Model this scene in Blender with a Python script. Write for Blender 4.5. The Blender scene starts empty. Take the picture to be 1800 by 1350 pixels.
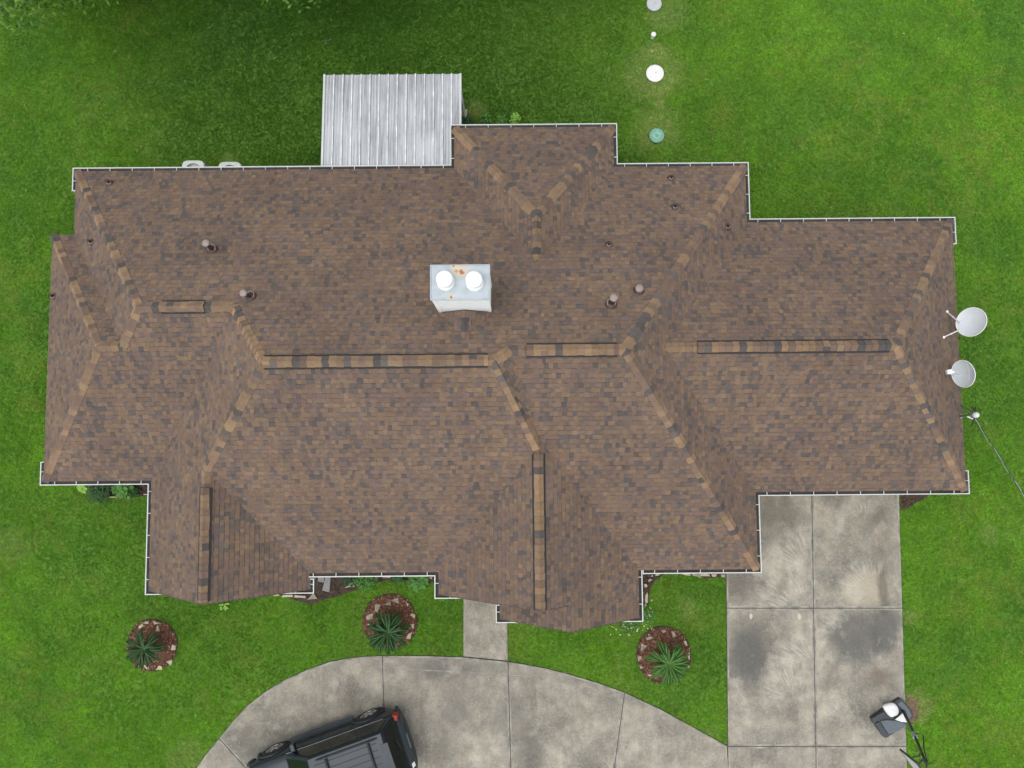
import bpy, math, random
import numpy as np
from mathutils import Vector, Matrix, noise as mnoise

# ------------------------------------------------------------------ camera, sky, sun, exposure
SC = bpy.context.scene
COL = SC.collection
ZE = 2.75                      # eave height
CAMH = ZE + 18.8               # drone height above the lawn
FPX = 1249.0                   # focal length for an 1800 px wide frame
_a, _b, _c = math.radians(-3.9613), math.radians(-0.0172), math.radians(-0.4953)
def _rx(a): return Matrix(((1,0,0),(0,math.cos(a),-math.sin(a)),(0,math.sin(a),math.cos(a))))
def _ry(a): return Matrix(((math.cos(a),0,math.sin(a)),(0,1,0),(-math.sin(a),0,math.cos(a))))
def _rz(a): return Matrix(((math.cos(a),-math.sin(a),0),(math.sin(a),math.cos(a),0),(0,0,1)))
_S = Matrix(((1,0,0),(0,-1,0),(0,0,-1)))
W2C = _S @ (_rx(_a) @ _ry(_b) @ _rz(_c)) @ _S
C2W = W2C.transposed()
cam = bpy.data.cameras.new('camera'); cam.sensor_width = 36.0; cam.lens = 36.0*FPX/1800.0
cam.clip_start = 0.1; cam.clip_end = 2000
camo = bpy.data.objects.new('camera', cam); COL.objects.link(camo)
camo.matrix_world = Matrix.Translation((0,0,CAMH)) @ C2W.to_4x4()
SC.camera = camo

SUN_EL, SUN_AZ = 74.0, 222.0   # degrees; azimuth clockwise from north
world = bpy.data.worlds.new('World'); SC.world = world; world.use_nodes = True
wn = world.node_tree; wn.nodes.clear()
sky = wn.nodes.new('ShaderNodeTexSky'); sky.sky_type = 'NISHITA'; sky.sun_disc = False
sky.sun_elevation = math.radians(SUN_EL); sky.sun_rotation = math.radians(SUN_AZ)
sky.air_density = 1.0; sky.dust_density = 2.0; sky.ozone_density = 1.0
hs = wn.nodes.new('ShaderNodeHueSaturation'); hs.inputs['Saturation'].default_value = 0.22
bg = wn.nodes.new('ShaderNodeBackground'); bg.inputs['Strength'].default_value = 0.15
wo = wn.nodes.new('ShaderNodeOutputWorld')
wn.links.new(sky.outputs[0], hs.inputs['Color']); wn.links.new(hs.outputs[0], bg.inputs[0]); wn.links.new(bg.outputs[0], wo.inputs[0])
sl = bpy.data.lights.new('sun', 'SUN'); sl.energy = 0.5; sl.angle = math.radians(55); sl.color = (1.0, 0.965, 0.91)
so = bpy.data.objects.new('sun', sl); COL.objects.link(so)
_e, _z = math.radians(SUN_EL), math.radians(SUN_AZ)
_sd = Vector((math.cos(_e)*math.sin(_z), math.cos(_e)*math.cos(_z), math.sin(_e)))
so.rotation_euler = _sd.to_track_quat('Z', 'Y').to_euler(); so.location = (0, -20, 40)
SC.view_settings.view_transform = 'Standard'; SC.view_settings.look = 'None'
SC.view_settings.exposure = 1.0; SC.view_settings.gamma = 1.0
SC.view_settings.use_curve_mapping = False

rng = random.Random(11)
def P(px, py, z):
    """world point at height z seen at photo pixel (px, py)"""
    d = C2W @ Vector(((px-900)/FPX, -(py-675)/FPX, -1.0))
    t = (z-CAMH)/d.z
    return Vector((d.x*t, d.y*t, z))

# ------------------------------------------------------------------ mesh helpers
class MB:
    def __init__(s): s.v = []; s.f = []; s.c = []
    def face(s, pts, col=None):
        n = len(s.v); s.v.extend([tuple(p) for p in pts]); s.f.append(tuple(range(n, n+len(pts)))); s.c.append(col)
    def grid(s, rows, closed=False, col=None):
        n = len(s.v); k = len(rows[0])
        for r in rows: s.v.extend([tuple(p) for p in r])
        for i in range(len(rows)-1):
            for j in range(k if closed else k-1):
                j2 = (j+1) % k
                s.f.append((n+i*k+j, n+i*k+j2, n+(i+1)*k+j2, n+(i+1)*k+j)); s.c.append(col)
    def box(s, c, d, rot=None, col=None):
        n = len(s.v)
        for sz in (-1, 1):
            for sx, sy in ((-1,-1),(1,-1),(1,1),(-1,1)):
                p = Vector((sx*d[0]/2, sy*d[1]/2, sz*d[2]/2))
                if rot is not None: p = rot @ p
                s.v.append(tuple(p + Vector(c)))
        for f in ((3,2,1,0),(4,5,6,7),(0,1,5,4),(1,2,6,5),(2,3,7,6),(3,0,4,7)):
            s.f.append(tuple(n+i for i in f)); s.c.append(col)
    def prism(s, poly, z0, z1, top_in=0.0, col=None):
        n = len(s.v); k = len(poly); cx = sum(p[0] for p in poly)/k; cy = sum(p[1] for p in poly)/k
        a = sum(poly[i][0]*poly[(i+1)%k][1]-poly[(i+1)%k][0]*poly[i][1] for i in range(k))
        if a < 0: poly = poly[::-1]
        for p in poly: s.v.append((p[0], p[1], z0))
        for p in poly: s.v.append((p[0]+(cx-p[0])*top_in, p[1]+(cy-p[1])*top_in, z1))
        s.f.append(tuple(range(n+k, n+2*k))); s.c.append(col)
        s.f.append(tuple(range(n+k-1, n-1, -1))); s.c.append(col)
        for i in range(k):
            j = (i+1) % k; s.f.append((n+i, n+j, n+k+j, n+k+i)); s.c.append(col)
    def tube(s, pts, r, n=8, cap=True, col=None):
        pts = [Vector(p) for p in pts]; rs = r if isinstance(r, (list, tuple)) else [r]*len(pts); rows = []
        for i, p in enumerate(pts):
            d = (pts[min(i+1, len(pts)-1)] - pts[max(i-1, 0)]).normalized()
            u = d.cross(Vector((0,0,1)));
            if u.length < 1e-3: u = Vector((1,0,0))
            u.normalize(); w = d.cross(u)
            rows.append([p + (u*math.cos(2*math.pi*k/n) + w*math.sin(2*math.pi*k/n))*rs[i] for k in range(n)])
        s.grid(rows, True, col)
        if cap: s.face(rows[0][::-1], col); s.face(rows[-1], col)
    def lathe(s, prof, c, n=24, axis=None, col=None):
        c = Vector(c); q = Vector((0,0,1)).rotation_difference(Vector(axis)) if axis is not None else None; rows = []
        for r, z in prof:
            row = []
            for k in range(n):
                p = Vector((r*math.cos(2*math.pi*k/n), r*math.sin(2*math.pi*k/n), z))
                row.append(c + (q @ p if q else p))
            rows.append(row)
        s.grid(rows, True, col); s.face(rows[0][::-1], col); s.face(rows[-1], col)
    def mesh(s, name, mat, smooth=False):
        m = bpy.data.meshes.new(name); m.from_pydata(s.v, [], s.f)
        if any(c is not None for c in s.c):
            a = m.attributes.new('tint', 'FLOAT_COLOR', 'FACE')
            arr = np.ones((len(s.f), 4), np.float32)
            for i, c in enumerate(s.c):
                if c is not None: arr[i, :3] = c
            a.data.foreach_set('color', arr.ravel())
        if mat is not None: m.materials.append(mat)
        if smooth: m.polygons.foreach_set('use_smooth', [True]*len(m.polygons))
        return m
    def build(s, name, mat, parent=None, smooth=False, local=False):
        return link(name, s.mesh(name, mat, smooth), parent, local)

def link(name, data, parent=None, local=False):
    o = bpy.data.objects.new(name, data); COL.objects.link(o)
    if parent is not None:
        o.parent = parent
        if not local and parent.type == 'EMPTY': o.matrix_parent_inverse = Matrix.Translation(-parent.location)
    return o
def thing(name, loc, label, cat, group=None, rz=0.0):
    o = bpy.data.objects.new(name, None); COL.objects.link(o); o.location = loc; o.rotation_euler = (0,0,rz)
    o.empty_display_size = 0.2
    tag(o, label, cat, group); return o
def tag(o, label=None, cat=None, group=None, kind=None):
    if label: o['label'] = label
    if cat: o['category'] = cat
    if group: o['group'] = group
    if kind: o['kind'] = kind
    return o
def bevel(o, w, seg=2):
    b = o.modifiers.new('bevel', 'BEVEL'); b.width = w; b.segments = seg; b.limit_method = 'ANGLE'; b.angle_limit = math.radians(35); return o

# ------------------------------------------------------------------ materials
def nodes(name):
    m = bpy.data.materials.new(name); m.use_nodes = True; nt = m.node_tree; nt.nodes.clear()
    out = nt.nodes.new('ShaderNodeOutputMaterial'); b = nt.nodes.new('ShaderNodeBsdfPrincipled'); nt.links.new(b.outputs[0], out.inputs[0])
    return m, nt, b
def nd(nt, t, **kw):
    n = nt.nodes.new(t)
    for k, v in kw.items(): setattr(n, k, v)
    return n
def setin(nt, sock, v):
    if isinstance(v, bpy.types.NodeSocket): nt.links.new(v, sock)
    elif isinstance(v, (tuple, list)) and len(v) == 3 and sock.type == 'RGBA': sock.default_value = (*v, 1)
    else: sock.default_value = v
def math_(nt, op, a, b=0.0, c=0.0, clamp=False):
    n = nd(nt, 'ShaderNodeMath', operation=op, use_clamp=clamp)
    setin(nt, n.inputs[0], a); setin(nt, n.inputs[1], b); setin(nt, n.inputs[2], c); return n.outputs[0]
def mix_(nt, f, a, b, mode='MIX'):
    n = nd(nt, 'ShaderNodeMix', data_type='RGBA', blend_type=mode)
    setin(nt, n.inputs[0], f); setin(nt, n.inputs[6], a); setin(nt, n.inputs[7], b); return n.outputs[2]
def noise_(nt, scale, detail=4, rough=0.55, vec=None):
    n = nd(nt, 'ShaderNodeTexNoise'); n.inputs['Scale'].default_value = scale; n.inputs['Detail'].default_value = detail; n.inputs['Roughness'].default_value = rough
    if vec is not None: nt.links.new(vec, n.inputs['Vector'])
    return n.outputs['Fac']
def rng_(nt, v, a, b, c=0.0, d=1.0):
    n = nd(nt, 'ShaderNodeMapRange', clamp=True); setin(nt, n.inputs[0], v)
    for i, x in enumerate((a, b, c, d)): n.inputs[i+1].default_value = x
    return n.outputs[0]
def pos_(nt): return nd(nt, 'ShaderNodeNewGeometry').outputs['Position']
def scaled(nt, v, s):
    n = nd(nt, 'ShaderNodeVectorMath', operation='MULTIPLY'); nt.links.new(v, n.inputs[0]); n.inputs[1].default_value = s; return n.outputs[0]
def bump_(nt, b, h, strength=0.3, dist=0.01):
    n = nd(nt, 'ShaderNodeBump'); n.inputs['Strength'].default_value = strength; n.inputs['Distance'].default_value = dist
    nt.links.new(h, n.inputs['Height']); nt.links.new(n.outputs[0], b.inputs['Normal'])
def pmat(name, col, rough=0.6, metal=0.0, var=0.12, scale=6.0, col2=None, bump=0.0, spec=0.5, coat=0.0, fine=None):
    m, nt, b = nodes(name); v = pos_(nt)
    n1 = noise_(nt, scale, 5, 0.6, v)
    dark = tuple(x*(1-var*1.6) for x in col) if col2 is None else col2
    c = mix_(nt, rng_(nt, n1, 0.3, 0.7), dark, tuple(min(1, x*(1+var)) for x in col))
    if fine:
        n2 = noise_(nt, fine, 3, 0.6, v); c = mix_(nt, rng_(nt, n2, 0.35, 0.65, 0.0, 0.35), c, tuple(x*0.55 for x in col))
        if bump: bump_(nt, b, n2, bump, 0.01)
    elif bump: bump_(nt, b, n1, bump, 0.01)
    nt.links.new(c, b.inputs['Base Color']); b.inputs['Roughness'].default_value = rough; b.inputs['Metallic'].default_value = metal
    b.inputs['Specular IOR Level'].default_value = spec; b.inputs['Coat Weight'].default_value = coat
    return m

def shingle_mat():
    m, nt, b = nodes('asphalt_shingle'); v = pos_(nt)
    at = nd(nt, 'ShaderNodeAttribute', attribute_name='tint', attribute_type='GEOMETRY')
    gran = noise_(nt, 170, 2, 0.7, v); mid = noise_(nt, 9, 4, 0.6, v); big = noise_(nt, 0.75, 5, 0.6, v)
    c = mix_(nt, 1.0, at.outputs['Color'], mix_(nt, rng_(nt, gran, 0.3, 0.7), (0.72,0.72,0.73), (1.25,1.24,1.22)), 'MULTIPLY')
    c = mix_(nt, 1.0, c, mix_(nt, rng_(nt, mid, 0.3, 0.7), (0.86,0.86,0.88), (1.12,1.11,1.09)), 'MULTIPLY')
    c = mix_(nt, 1.0, c, mix_(nt, rng_(nt, big, 0.3, 0.7), (0.86,0.86,0.885), (1.12,1.11,1.09)), 'MULTIPLY')
    nt.links.new(c, b.inputs['Base Color']); b.inputs['Roughness'].default_value = 0.9; b.inputs['Specular IOR Level'].default_value = 0.25
    bump_(nt, b, gran, 0.35, 0.004)
    return m
MT = {}
MT['shingle'] = shingle_mat()
MT['deck'] = pmat('roof_felt', (0.05,0.042,0.036), 0.95)
MT['white'] = pmat('white_gutter_paint', (0.48,0.495,0.485), 0.4, var=0.06, scale=3)
MT['rake'] = pmat('dark_rake_metal', (0.045,0.036,0.03), 0.6)
MT['sludge'] = pmat('gutter_sludge', (0.014,0.012,0.010), 0.95, var=0.6, scale=1.6, col2=(0.05,0.045,0.038))
MT['brick'] = pmat('wall_brick', (0.32,0.21,0.15), 0.9, fine=30)
MT['blackplastic'] = pmat('black_vent_plastic', (0.012,0.012,0.012), 0.7)
MT['pipe'] = pmat('brown_vent_metal', (0.055,0.028,0.022), 0.55, var=0.3, scale=20)
MT['pipecap'] = pmat('weathered_vent_cap', (0.23,0.18,0.165), 0.5, var=0.15, scale=30)
MT['stone'] = pmat('tan_fieldstone', (0.43,0.37,0.265), 0.9, var=0.2, scale=9, fine=60, bump=0.4)
MT['stonegrey'] = pmat('grey_fieldstone', (0.29,0.26,0.20), 0.9, var=0.25, scale=9, fine=60, bump=0.4)
MT['bark'] = pmat('palm_bark', (0.12,0.075,0.04), 0.95, var=0.3, scale=30, fine=80, bump=0.5)
MT['treebark'] = pmat('tree_bark', (0.10,0.085,0.065), 0.95, var=0.3, scale=12, fine=50, bump=0.5)
MT['grey'] = pmat('dish_grey_paint', (0.50,0.535,0.55), 0.5, var=0.04, scale=5)
MT['steel'] = pmat('galvanised_steel', (0.34,0.36,0.37), 0.4, metal=0.7, var=0.15, scale=15)
MT['cable'] = pmat('black_cable', (0.02,0.022,0.022), 0.6)
MT['alu'] = pmat('bare_conductor', (0.33,0.36,0.33), 0.5, metal=0.3)
MT['hvac'] = pmat('condenser_paint', (0.50,0.52,0.49), 0.5, var=0.06)
MT['grille'] = pmat('condenser_dark', (0.02,0.022,0.022), 0.6)
MT['fan'] = pmat('fan_guard', (0.07,0.075,0.075), 0.5)
MT['lidwhite'] = pmat('white_plastic_lid', (0.64,0.63,0.615), 0.5, var=0.05, scale=20)
MT['lidgrey'] = pmat('pale_concrete_lid', (0.40,0.42,0.43), 0.7, var=0.07, scale=15)
MT['lidgreen'] = pmat('green_plastic_lid', (0.09,0.275,0.19), 0.5, var=0.18, scale=14)
MT['lidgreen2'] = pmat('green_lid_ribs', (0.36,0.56,0.45), 0.5, var=0.1, scale=14)
MT['plank'] = pmat('grey_weathered_wood', (0.22,0.215,0.205), 0.9, var=0.2, scale=14)
MT['soil'] = pmat('dark_soil', (0.055,0.04,0.028), 1.0, var=0.5, scale=8, fine=70, bump=0.6)
MT['earth'] = pmat('trodden_earth', (0.15,0.105,0.06), 1.0, var=0.4, scale=10, fine=60, bump=0.5)
MT['mulch'] = pmat('red_mulch', (0.135,0.062,0.038), 1.0, var=0.45, scale=9, fine=55, bump=0.8)
MT['concretefoot'] = pmat('concrete_foot', (0.36,0.32,0.25), 0.9, fine=40)

# chimney sheet metal with rust spots of their own shape
def chimney_mat():
    m, nt, b = nodes('painted_sheet_metal'); v = pos_(nt)
    c = mix_(nt, rng_(nt, noise_(nt, 5, 5, 0.6, v), 0.35, 0.65), (0.30,0.345,0.37), (0.37,0.415,0.44))
    n = noise_(nt, 9, 6, 0.7, v)
    for (px, py, r) in ((802,477,0.055),(812,478,0.085),(793,522,0.045),(797,467,0.035)):
        q = P(px, py, ZE+3.98)
        d = nd(nt, 'ShaderNodeVectorMath', operation='DISTANCE'); nt.links.new(v, d.inputs[0]); d.inputs[1].default_value = q
        e = math_(nt, 'ADD', math_(nt, 'DIVIDE', d.outputs['Value'], r), math_(nt, 'MULTIPLY', math_(nt, 'SUBTRACT', n, 0.5), 3.2))
        c = mix_(nt, rng_(nt, e, 0.75, 2.4, 0.6, 0.0), c, (0.52,0.41,0.25))
        c = mix_(nt, rng_(nt, e, 0.45, 0.7, 1.0, 0.0), c, (0.30,0.10,0.025))
    nt.links.new(c, b.inputs['Base Color']); b.inputs['Roughness'].default_value = 0.45
    return m
MT['chimney'] = chimney_mat()
MT['chimwhite'] = pmat('white_chimney_siding', (0.90,0.915,0.905), 0.6, var=0.05, scale=6)
MT['fluewhite'] = pmat('flue_white', (0.70,0.70,0.69), 0.5, var=0.03)

def metal_roof_mat():
    m, nt, b = nodes('streaked_metal_panel'); v = pos_(nt)
    a = noise_(nt, 1, 6, 0.7, scaled(nt, v, (15, 0.42, 1))); c2 = noise_(nt, 1, 5, 0.65, scaled(nt, v, (42, 1.5, 1))); d = noise_(nt, 0.7, 4, 0.6, v)
    f = math_(nt, 'ADD', math_(nt, 'MULTIPLY', a, 0.55), math_(nt, 'ADD', math_(nt, 'MULTIPLY', c2, 0.3), math_(nt, 'MULTIPLY', d, 0.3)))
    c = mix_(nt, rng_(nt, f, 0.44, 0.62), (0.19,0.20,0.21), (0.43,0.445,0.455))
    spot = noise_(nt, 26, 2, 0.5, v)
    c = mix_(nt, rng_(nt, spot, 0.74, 0.80, 0.0, 0.7), c, (0.08,0.085,0.09))
    nt.links.new(c, b.inputs['Base Color']); b.inputs['Roughness'].default_value = 0.5; b.inputs['Metallic'].default_value = 0.1
    return m
MT['metalroof'] = metal_roof_mat()
MT['ribwhite'] = pmat('worn_white_rib', (0.58,0.60,0.61), 0.5, var=0.25, scale=4)

def concrete_mat():
    m, nt, b = nodes('driveway_concrete'); v = pos_(nt)
    n1 = noise_(nt, 0.62, 7, 0.62, v); n2 = noise_(nt, 2.4, 6, 0.65, v); n3 = noise_(nt, 55, 3, 0.7, v); n4 = noise_(nt, 1, 4, 0.6, scaled(nt, v, (5.5, 0.5, 1)))
    c = mix_(nt, rng_(nt, n1, 0.34, 0.66), (0.125,0.117,0.098), (0.37,0.340,0.278))
    c = mix_(nt, rng_(nt, n2, 0.38, 0.62, 0.0, 0.6), c, (0.150,0.144,0.126))
    n5 = noise_(nt, 15, 4, 0.7, v); c = mix_(nt, rng_(nt, n5, 0.5, 0.7, 0.0, 0.5), c, (0.34,0.325,0.285)); c = mix_(nt, rng_(nt, n5, 0.3, 0.45, 0.4, 0.0), c, (0.11,0.105,0.092))
    c = mix_(nt, rng_(nt, n4, 0.52, 0.72, 0.0, 0.22), c, (0.350,0.332,0.294))
    c = mix_(nt, rng_(nt, noise_(nt, 1.7, 4, 0.7, scaled(nt, v, (1,1.3,1))), 0.52, 0.74, 0.0, 0.5), c, (0.231,0.193,0.143))
    st = noise_(nt, 2.6, 5, 0.6, v)
    def stain(px, py, rx, ry, colr, amt, soft=0.55, wob=1.0):
        nonlocal c
        q = P(px, py, 0.04)
        s = nd(nt, 'ShaderNodeVectorMath', operation='SUBTRACT'); nt.links.new(v, s.inputs[0]); s.inputs[1].default_value = q
        s2 = scaled(nt, s.outputs[0], (1/rx, 1/ry, 0))
        l = nd(nt, 'ShaderNodeVectorMath', operation='LENGTH'); nt.links.new(s2, l.inputs[0])
        e = math_(nt, 'ADD', l.outputs['Value'], math_(nt, 'MULTIPLY', math_(nt, 'SUBTRACT', st, 0.5), wob))
        c = mix_(nt, rng_(nt, e, 1.0-soft, 1.0+soft*0.45, amt, 0.0), c, colr)
    dk = (0.085,0.085,0.080)
    stain(1316,1150,0.66,1.05,dk,0.85,0.5,0.6); stain(1505,1122,0.92,0.78,dk,0.75,0.3,0.6); stain(1556,1108,0.46,0.78,dk,0.8,0.3,0.4)
    stain(1548,915,0.42,0.55,(0.091,0.073,0.056),0.55); stain(1545,985,0.40,0.7,(0.091,0.073,0.056),0.4)
    stain(1365,905,0.65,0.85,(0.105,0.091,0.070),0.5); stain(1300,1035,0.4,0.5,(0.091,0.084,0.073),0.55)
    stain(1522,1035,0.72,0.60,(0.38,0.335,0.26),0.55,0.25,0.5); stain(1552,1035,0.16,0.75,(0.070,0.059,0.045),0.6,0.5)
    stain(1545,1190,0.4,0.3,(0.140,0.108,0.077),0.6)
    stain(460,1330,0.6,0.5,(0.098,0.095,0.084),0.5); stain(420,1290,0.35,0.3,(0.084,0.081,0.070),0.45); stain(590,1290,1.2,0.45,(0.091,0.087,0.081),0.5)
    stain(935,1320,0.35,0.8,dk,0.55,0.7); stain(895,1270,0.5,1.0,(0.112,0.108,0.101),0.5,0.7); stain(1040,1190,1.2,0.22,(0.098,0.097,0.091),0.5,0.6)
    stain(770,1175,2.0,0.3,(0.105,0.104,0.098),0.5,0.6); stain(800,1250,0.5,0.9,(0.133,0.130,0.119),0.5,0.7)
    stain(1320,1083,0.045,0.085,(0.46,0.43,0.37),0.9,0.15,0.1); stain(1405,1084,0.05,0.085,(0.46,0.43,0.37),0.9,0.15,0.1)
    # pale scrub-brush strokes left on the slabs
    for (px, py, r0, r1, a0, a1, fr) in ((1425,1085,0.75,1.75,95,185,16),(1425,1000,0.35,1.15,70,200,13),(1445,1180,0.6,1.5,110,215,15),(1400,1235,0.4,1.2,60,200,14),(1540,1050,0.62,1.12,62,178,20),(1500,1120,0.65,1.1,120,185,15),(1520,925,0.35,0.8,40,150,16),(1490,1270,0.35,0.8,90,200,14)):
        q = P(px, py, 0.04)
        s = nd(nt, 'ShaderNodeVectorMath', operation='SUBTRACT'); nt.links.new(v, s.inputs[0]); s.inputs[1].default_value = q
        l = nd(nt, 'ShaderNodeVectorMath', operation='LENGTH'); nt.links.new(scaled(nt, s.outputs[0], (1, 1, 0)), l.inputs[0])
        sx = nd(nt, 'ShaderNodeSeparateXYZ'); nt.links.new(s.outputs[0], sx.inputs[0])
        an = math_(nt, 'ARCTAN2', sx.outputs[1], sx.outputs[0])
        cv = nd(nt, 'ShaderNodeCombineXYZ'); setin(nt, cv.inputs[0], math_(nt, 'MULTIPLY', an, fr)); setin(nt, cv.inputs[1], math_(nt, 'MULTIPLY', l.outputs['Value'], 2.3)); cv.inputs[2].default_value = px*0.13
        sn = noise_(nt, 1.0, 2, 0.5, cv.outputs[0]); wob = math_(nt, 'MULTIPLY', math_(nt, 'SUBTRACT', st, 0.5), 0.9)
        lr = math_(nt, 'ADD', l.outputs['Value'], wob); k0 = rng_(nt, lr, r0-0.12, r0+0.15); k1 = rng_(nt, lr, r1-0.25, r1+0.15, 1.0, 0.0)
        ad = math_(nt, 'ADD', an, wob); k2 = rng_(nt, ad, math.radians(a0), math.radians(a0+18)); k3 = rng_(nt, ad, math.radians(min(a1,178)-18), math.radians(min(a1,178)), 1.0, 0.0)
        msk = math_(nt, 'MULTIPLY', math_(nt, 'MULTIPLY', k0, k1), math_(nt, 'MULTIPLY', k2, k3))
        c = mix_(nt, math_(nt, 'MULTIPLY', msk, rng_(nt, sn, 0.40, 0.60, 0.08, 0.5)), c, (0.42,0.395,0.338))
    cl = noise_(nt, 1.15, 6, 0.68, scaled(nt, v, (1, 0.8, 1))); c = mix_(nt, rng_(nt, cl, 0.54, 0.66, 0.0, 0.42), c, (0.41,0.385,0.325)); c = mix_(nt, rng_(nt, cl, 0.34, 0.46, 0.42, 0.0), c, (0.12,0.112,0.094))
    c = mix_(nt, 1.0, c, mix_(nt, rng_(nt, n3, 0.3, 0.7), (0.775,0.765,0.735), (1.245,1.23,1.185)), 'MULTIPLY')
    nt.links.new(c, b.inputs['Base Color']); b.inputs['Roughness'].default_value = 0.88; b.inputs['Specular IOR Level'].default_value = 0.3
    bump_(nt, b, n3, 0.35, 0.006)
    return m
MT['concrete'] = concrete_mat()
MT['joint'] = pmat('joint_filler', (0.085,0.078,0.066), 1.0, var=0.4, scale=4)
MT['concretepale'] = pmat('clean_concrete_edge', (0.27,0.255,0.215), 0.9, fine=50, var=0.35, scale=3)

def leaf_mat(name, c1, c2, c3=None, trans=0.25, rough=0.5, scale=3.0):
    m, nt, b = nodes(name); v = pos_(nt)
    oi = nd(nt, 'ShaderNodeNewGeometry').outputs['Random Per Island']
    c = mix_(nt, oi, c1, c2)
    if c3: c = mix_(nt, rng_(nt, noise_(nt, scale, 3, 0.6, v), 0.45, 0.7), c, c3)
    nt.links.new(c, b.inputs['Base Color']); b.inputs['Roughness'].default_value = rough; b.inputs['Specular IOR Level'].default_value = 0.3
    tr = nd(nt, 'ShaderNodeBsdfTranslucent'); nt.links.new(c, tr.inputs['Color']); mx = nd(nt, 'ShaderNodeMixShader'); mx.inputs[0].default_value = trans
    out = [n for n in nt.nodes if n.type == 'OUTPUT_MATERIAL'][0]
    nt.links.new(b.outputs[0], mx.inputs[1]); nt.links.new(tr.outputs[0], mx.inputs[2]); nt.links.new(mx.outputs[0], out.inputs[0])
    return m
MT['frond_dark'] = leaf_mat('dark_sago_leaf', (0.018,0.062,0.018), (0.03,0.095,0.03), None, 0.15, 0.35)
MT['frond'] = leaf_mat('green_sago_leaf', (0.035,0.13,0.018), (0.06,0.19,0.03), None, 0.2, 0.35)
MT['rachis'] = pmat('leaf_midrib', (0.17,0.24,0.07), 0.5)
MT['rachis_dark'] = pmat('dark_leaf_midrib', (0.10,0.15,0.05), 0.5)
MT['shrub_dark'] = leaf_mat('dark_shrub_leaf', (0.02,0.07,0.015), (0.04,0.12,0.03))
MT['shrub'] = leaf_mat('shrub_leaf', (0.05,0.16,0.025), (0.09,0.24,0.035))
MT['shrub_light'] = leaf_mat('lime_leaf', (0.17,0.36,0.04), (0.25,0.45,0.07))
MT['tree'] = leaf_mat('tree_leaf', (0.04,0.11,0.015), (0.09,0.21,0.025), (0.18,0.34,0.04))
MT['flower'] = pmat('small_white_petals', (0.75,0.78,0.55), 0.7)
MT['deadleaf'] = leaf_mat('dry_leaf', (0.45,0.36,0.20), (0.62,0.55,0.38))

def grass_mat():
    m, nt, b = nodes('grass_blades')
    at = nd(nt, 'ShaderNodeAttribute', attribute_name='tint', attribute_type='INSTANCER')
    isl = nd(nt, 'ShaderNodeNewGeometry').outputs['Random Per Island']
    c = mix_(nt, 1.0, at.outputs['Color'], mix_(nt, isl, (0.70,0.74,0.70), (1.30,1.26,1.25)), 'MULTIPLY')
    nt.links.new(c, b.inputs['Base Color']); b.inputs['Roughness'].default_value = 0.55; b.inputs['Specular IOR Level'].default_value = 0.25
    tr = nd(nt, 'ShaderNodeBsdfTranslucent'); nt.links.new(c, tr.inputs['Color']); mx = nd(nt, 'ShaderNodeMixShader'); mx.inputs[0].default_value = 0.42
    out = [n for n in nt.nodes if n.type == 'OUTPUT_MATERIAL'][0]
    nt.links.new(b.outputs[0], mx.inputs[1]); nt.links.new(tr.outputs[0], mx.inputs[2]); nt.links.new(mx.outputs[0], out.inputs[0])
    return m
MT['grass'] = grass_mat()
def ground_mat():
    m, nt, b = nodes('lawn_ground'); v = pos_(nt)
    c = mix_(nt, rng_(nt, noise_(nt, 0.35, 5, 0.6, v), 0.3, 0.7), (0.06,0.14,0.02), (0.10,0.20,0.03))
    c = mix_(nt, rng_(nt, noise_(nt, 14, 5, 0.7, v), 0.4, 0.7, 0.0, 0.5), c, (0.05,0.08,0.02))
    nt.links.new(c, b.inputs['Base Color']); b.inputs['Roughness'].default_value = 1.0; b.inputs['Specular IOR Level'].default_value = 0.1
    return m
MT['ground'] = ground_mat()

# ------------------------------------------------------------------ the ground and the concrete
gm = MB(); gm.face([(-300,-300,0),(300,-300,0),(300,300,0),(-300,300,0)])
tag(gm.build('lawn', MT['ground']), kind='structure')

def px2(pts, z=0.04): return [(lambda q: (q.x, q.y))(P(x, y, z)) for x, y in pts]
def shrink(poly, d):
    """inset a polygon by d (mitred)"""
    k = len(poly); a = sum(poly[i][0]*poly[(i+1)%k][1]-poly[(i+1)%k][0]*poly[i][1] for i in range(k))
    if a < 0: poly = poly[::-1]
    out = []
    for i in range(k):
        p0, p1, p2 = Vector(poly[i-1]), Vector(poly[i]), Vector(poly[(i+1)%k])
        e1 = (p1-p0).normalized(); e2 = (p2-p1).normalized()
        n1 = Vector((-e1.y, e1.x)); n2 = Vector((-e2.y, e2.x)); bs = n1+n2
        if bs.length < 1e-6: bs = n1
        bs = bs/max(bs.length_squared/2, 0.25)
        out.append(tuple(p1 + bs*d))
    return out
arc = [(300,1420),(345,1350),(362,1326),(385,1298),(410,1267),(435,1240),(466,1216),(500,1195),(540,1177),(580,1163),(612,1157),(640,1154),(672,1152.5),(700,1152.5),(755,1153),(814,1155),(893,1163),(930,1169),(965,1176),(1000,1185),(1050,1200),(1098,1217),(1160,1246),(1220,1279),(1278,1311)]
SOUTH = 1560
def arc_between(a, b): return [p for p in arc if a <= p[0] <= b]
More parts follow.
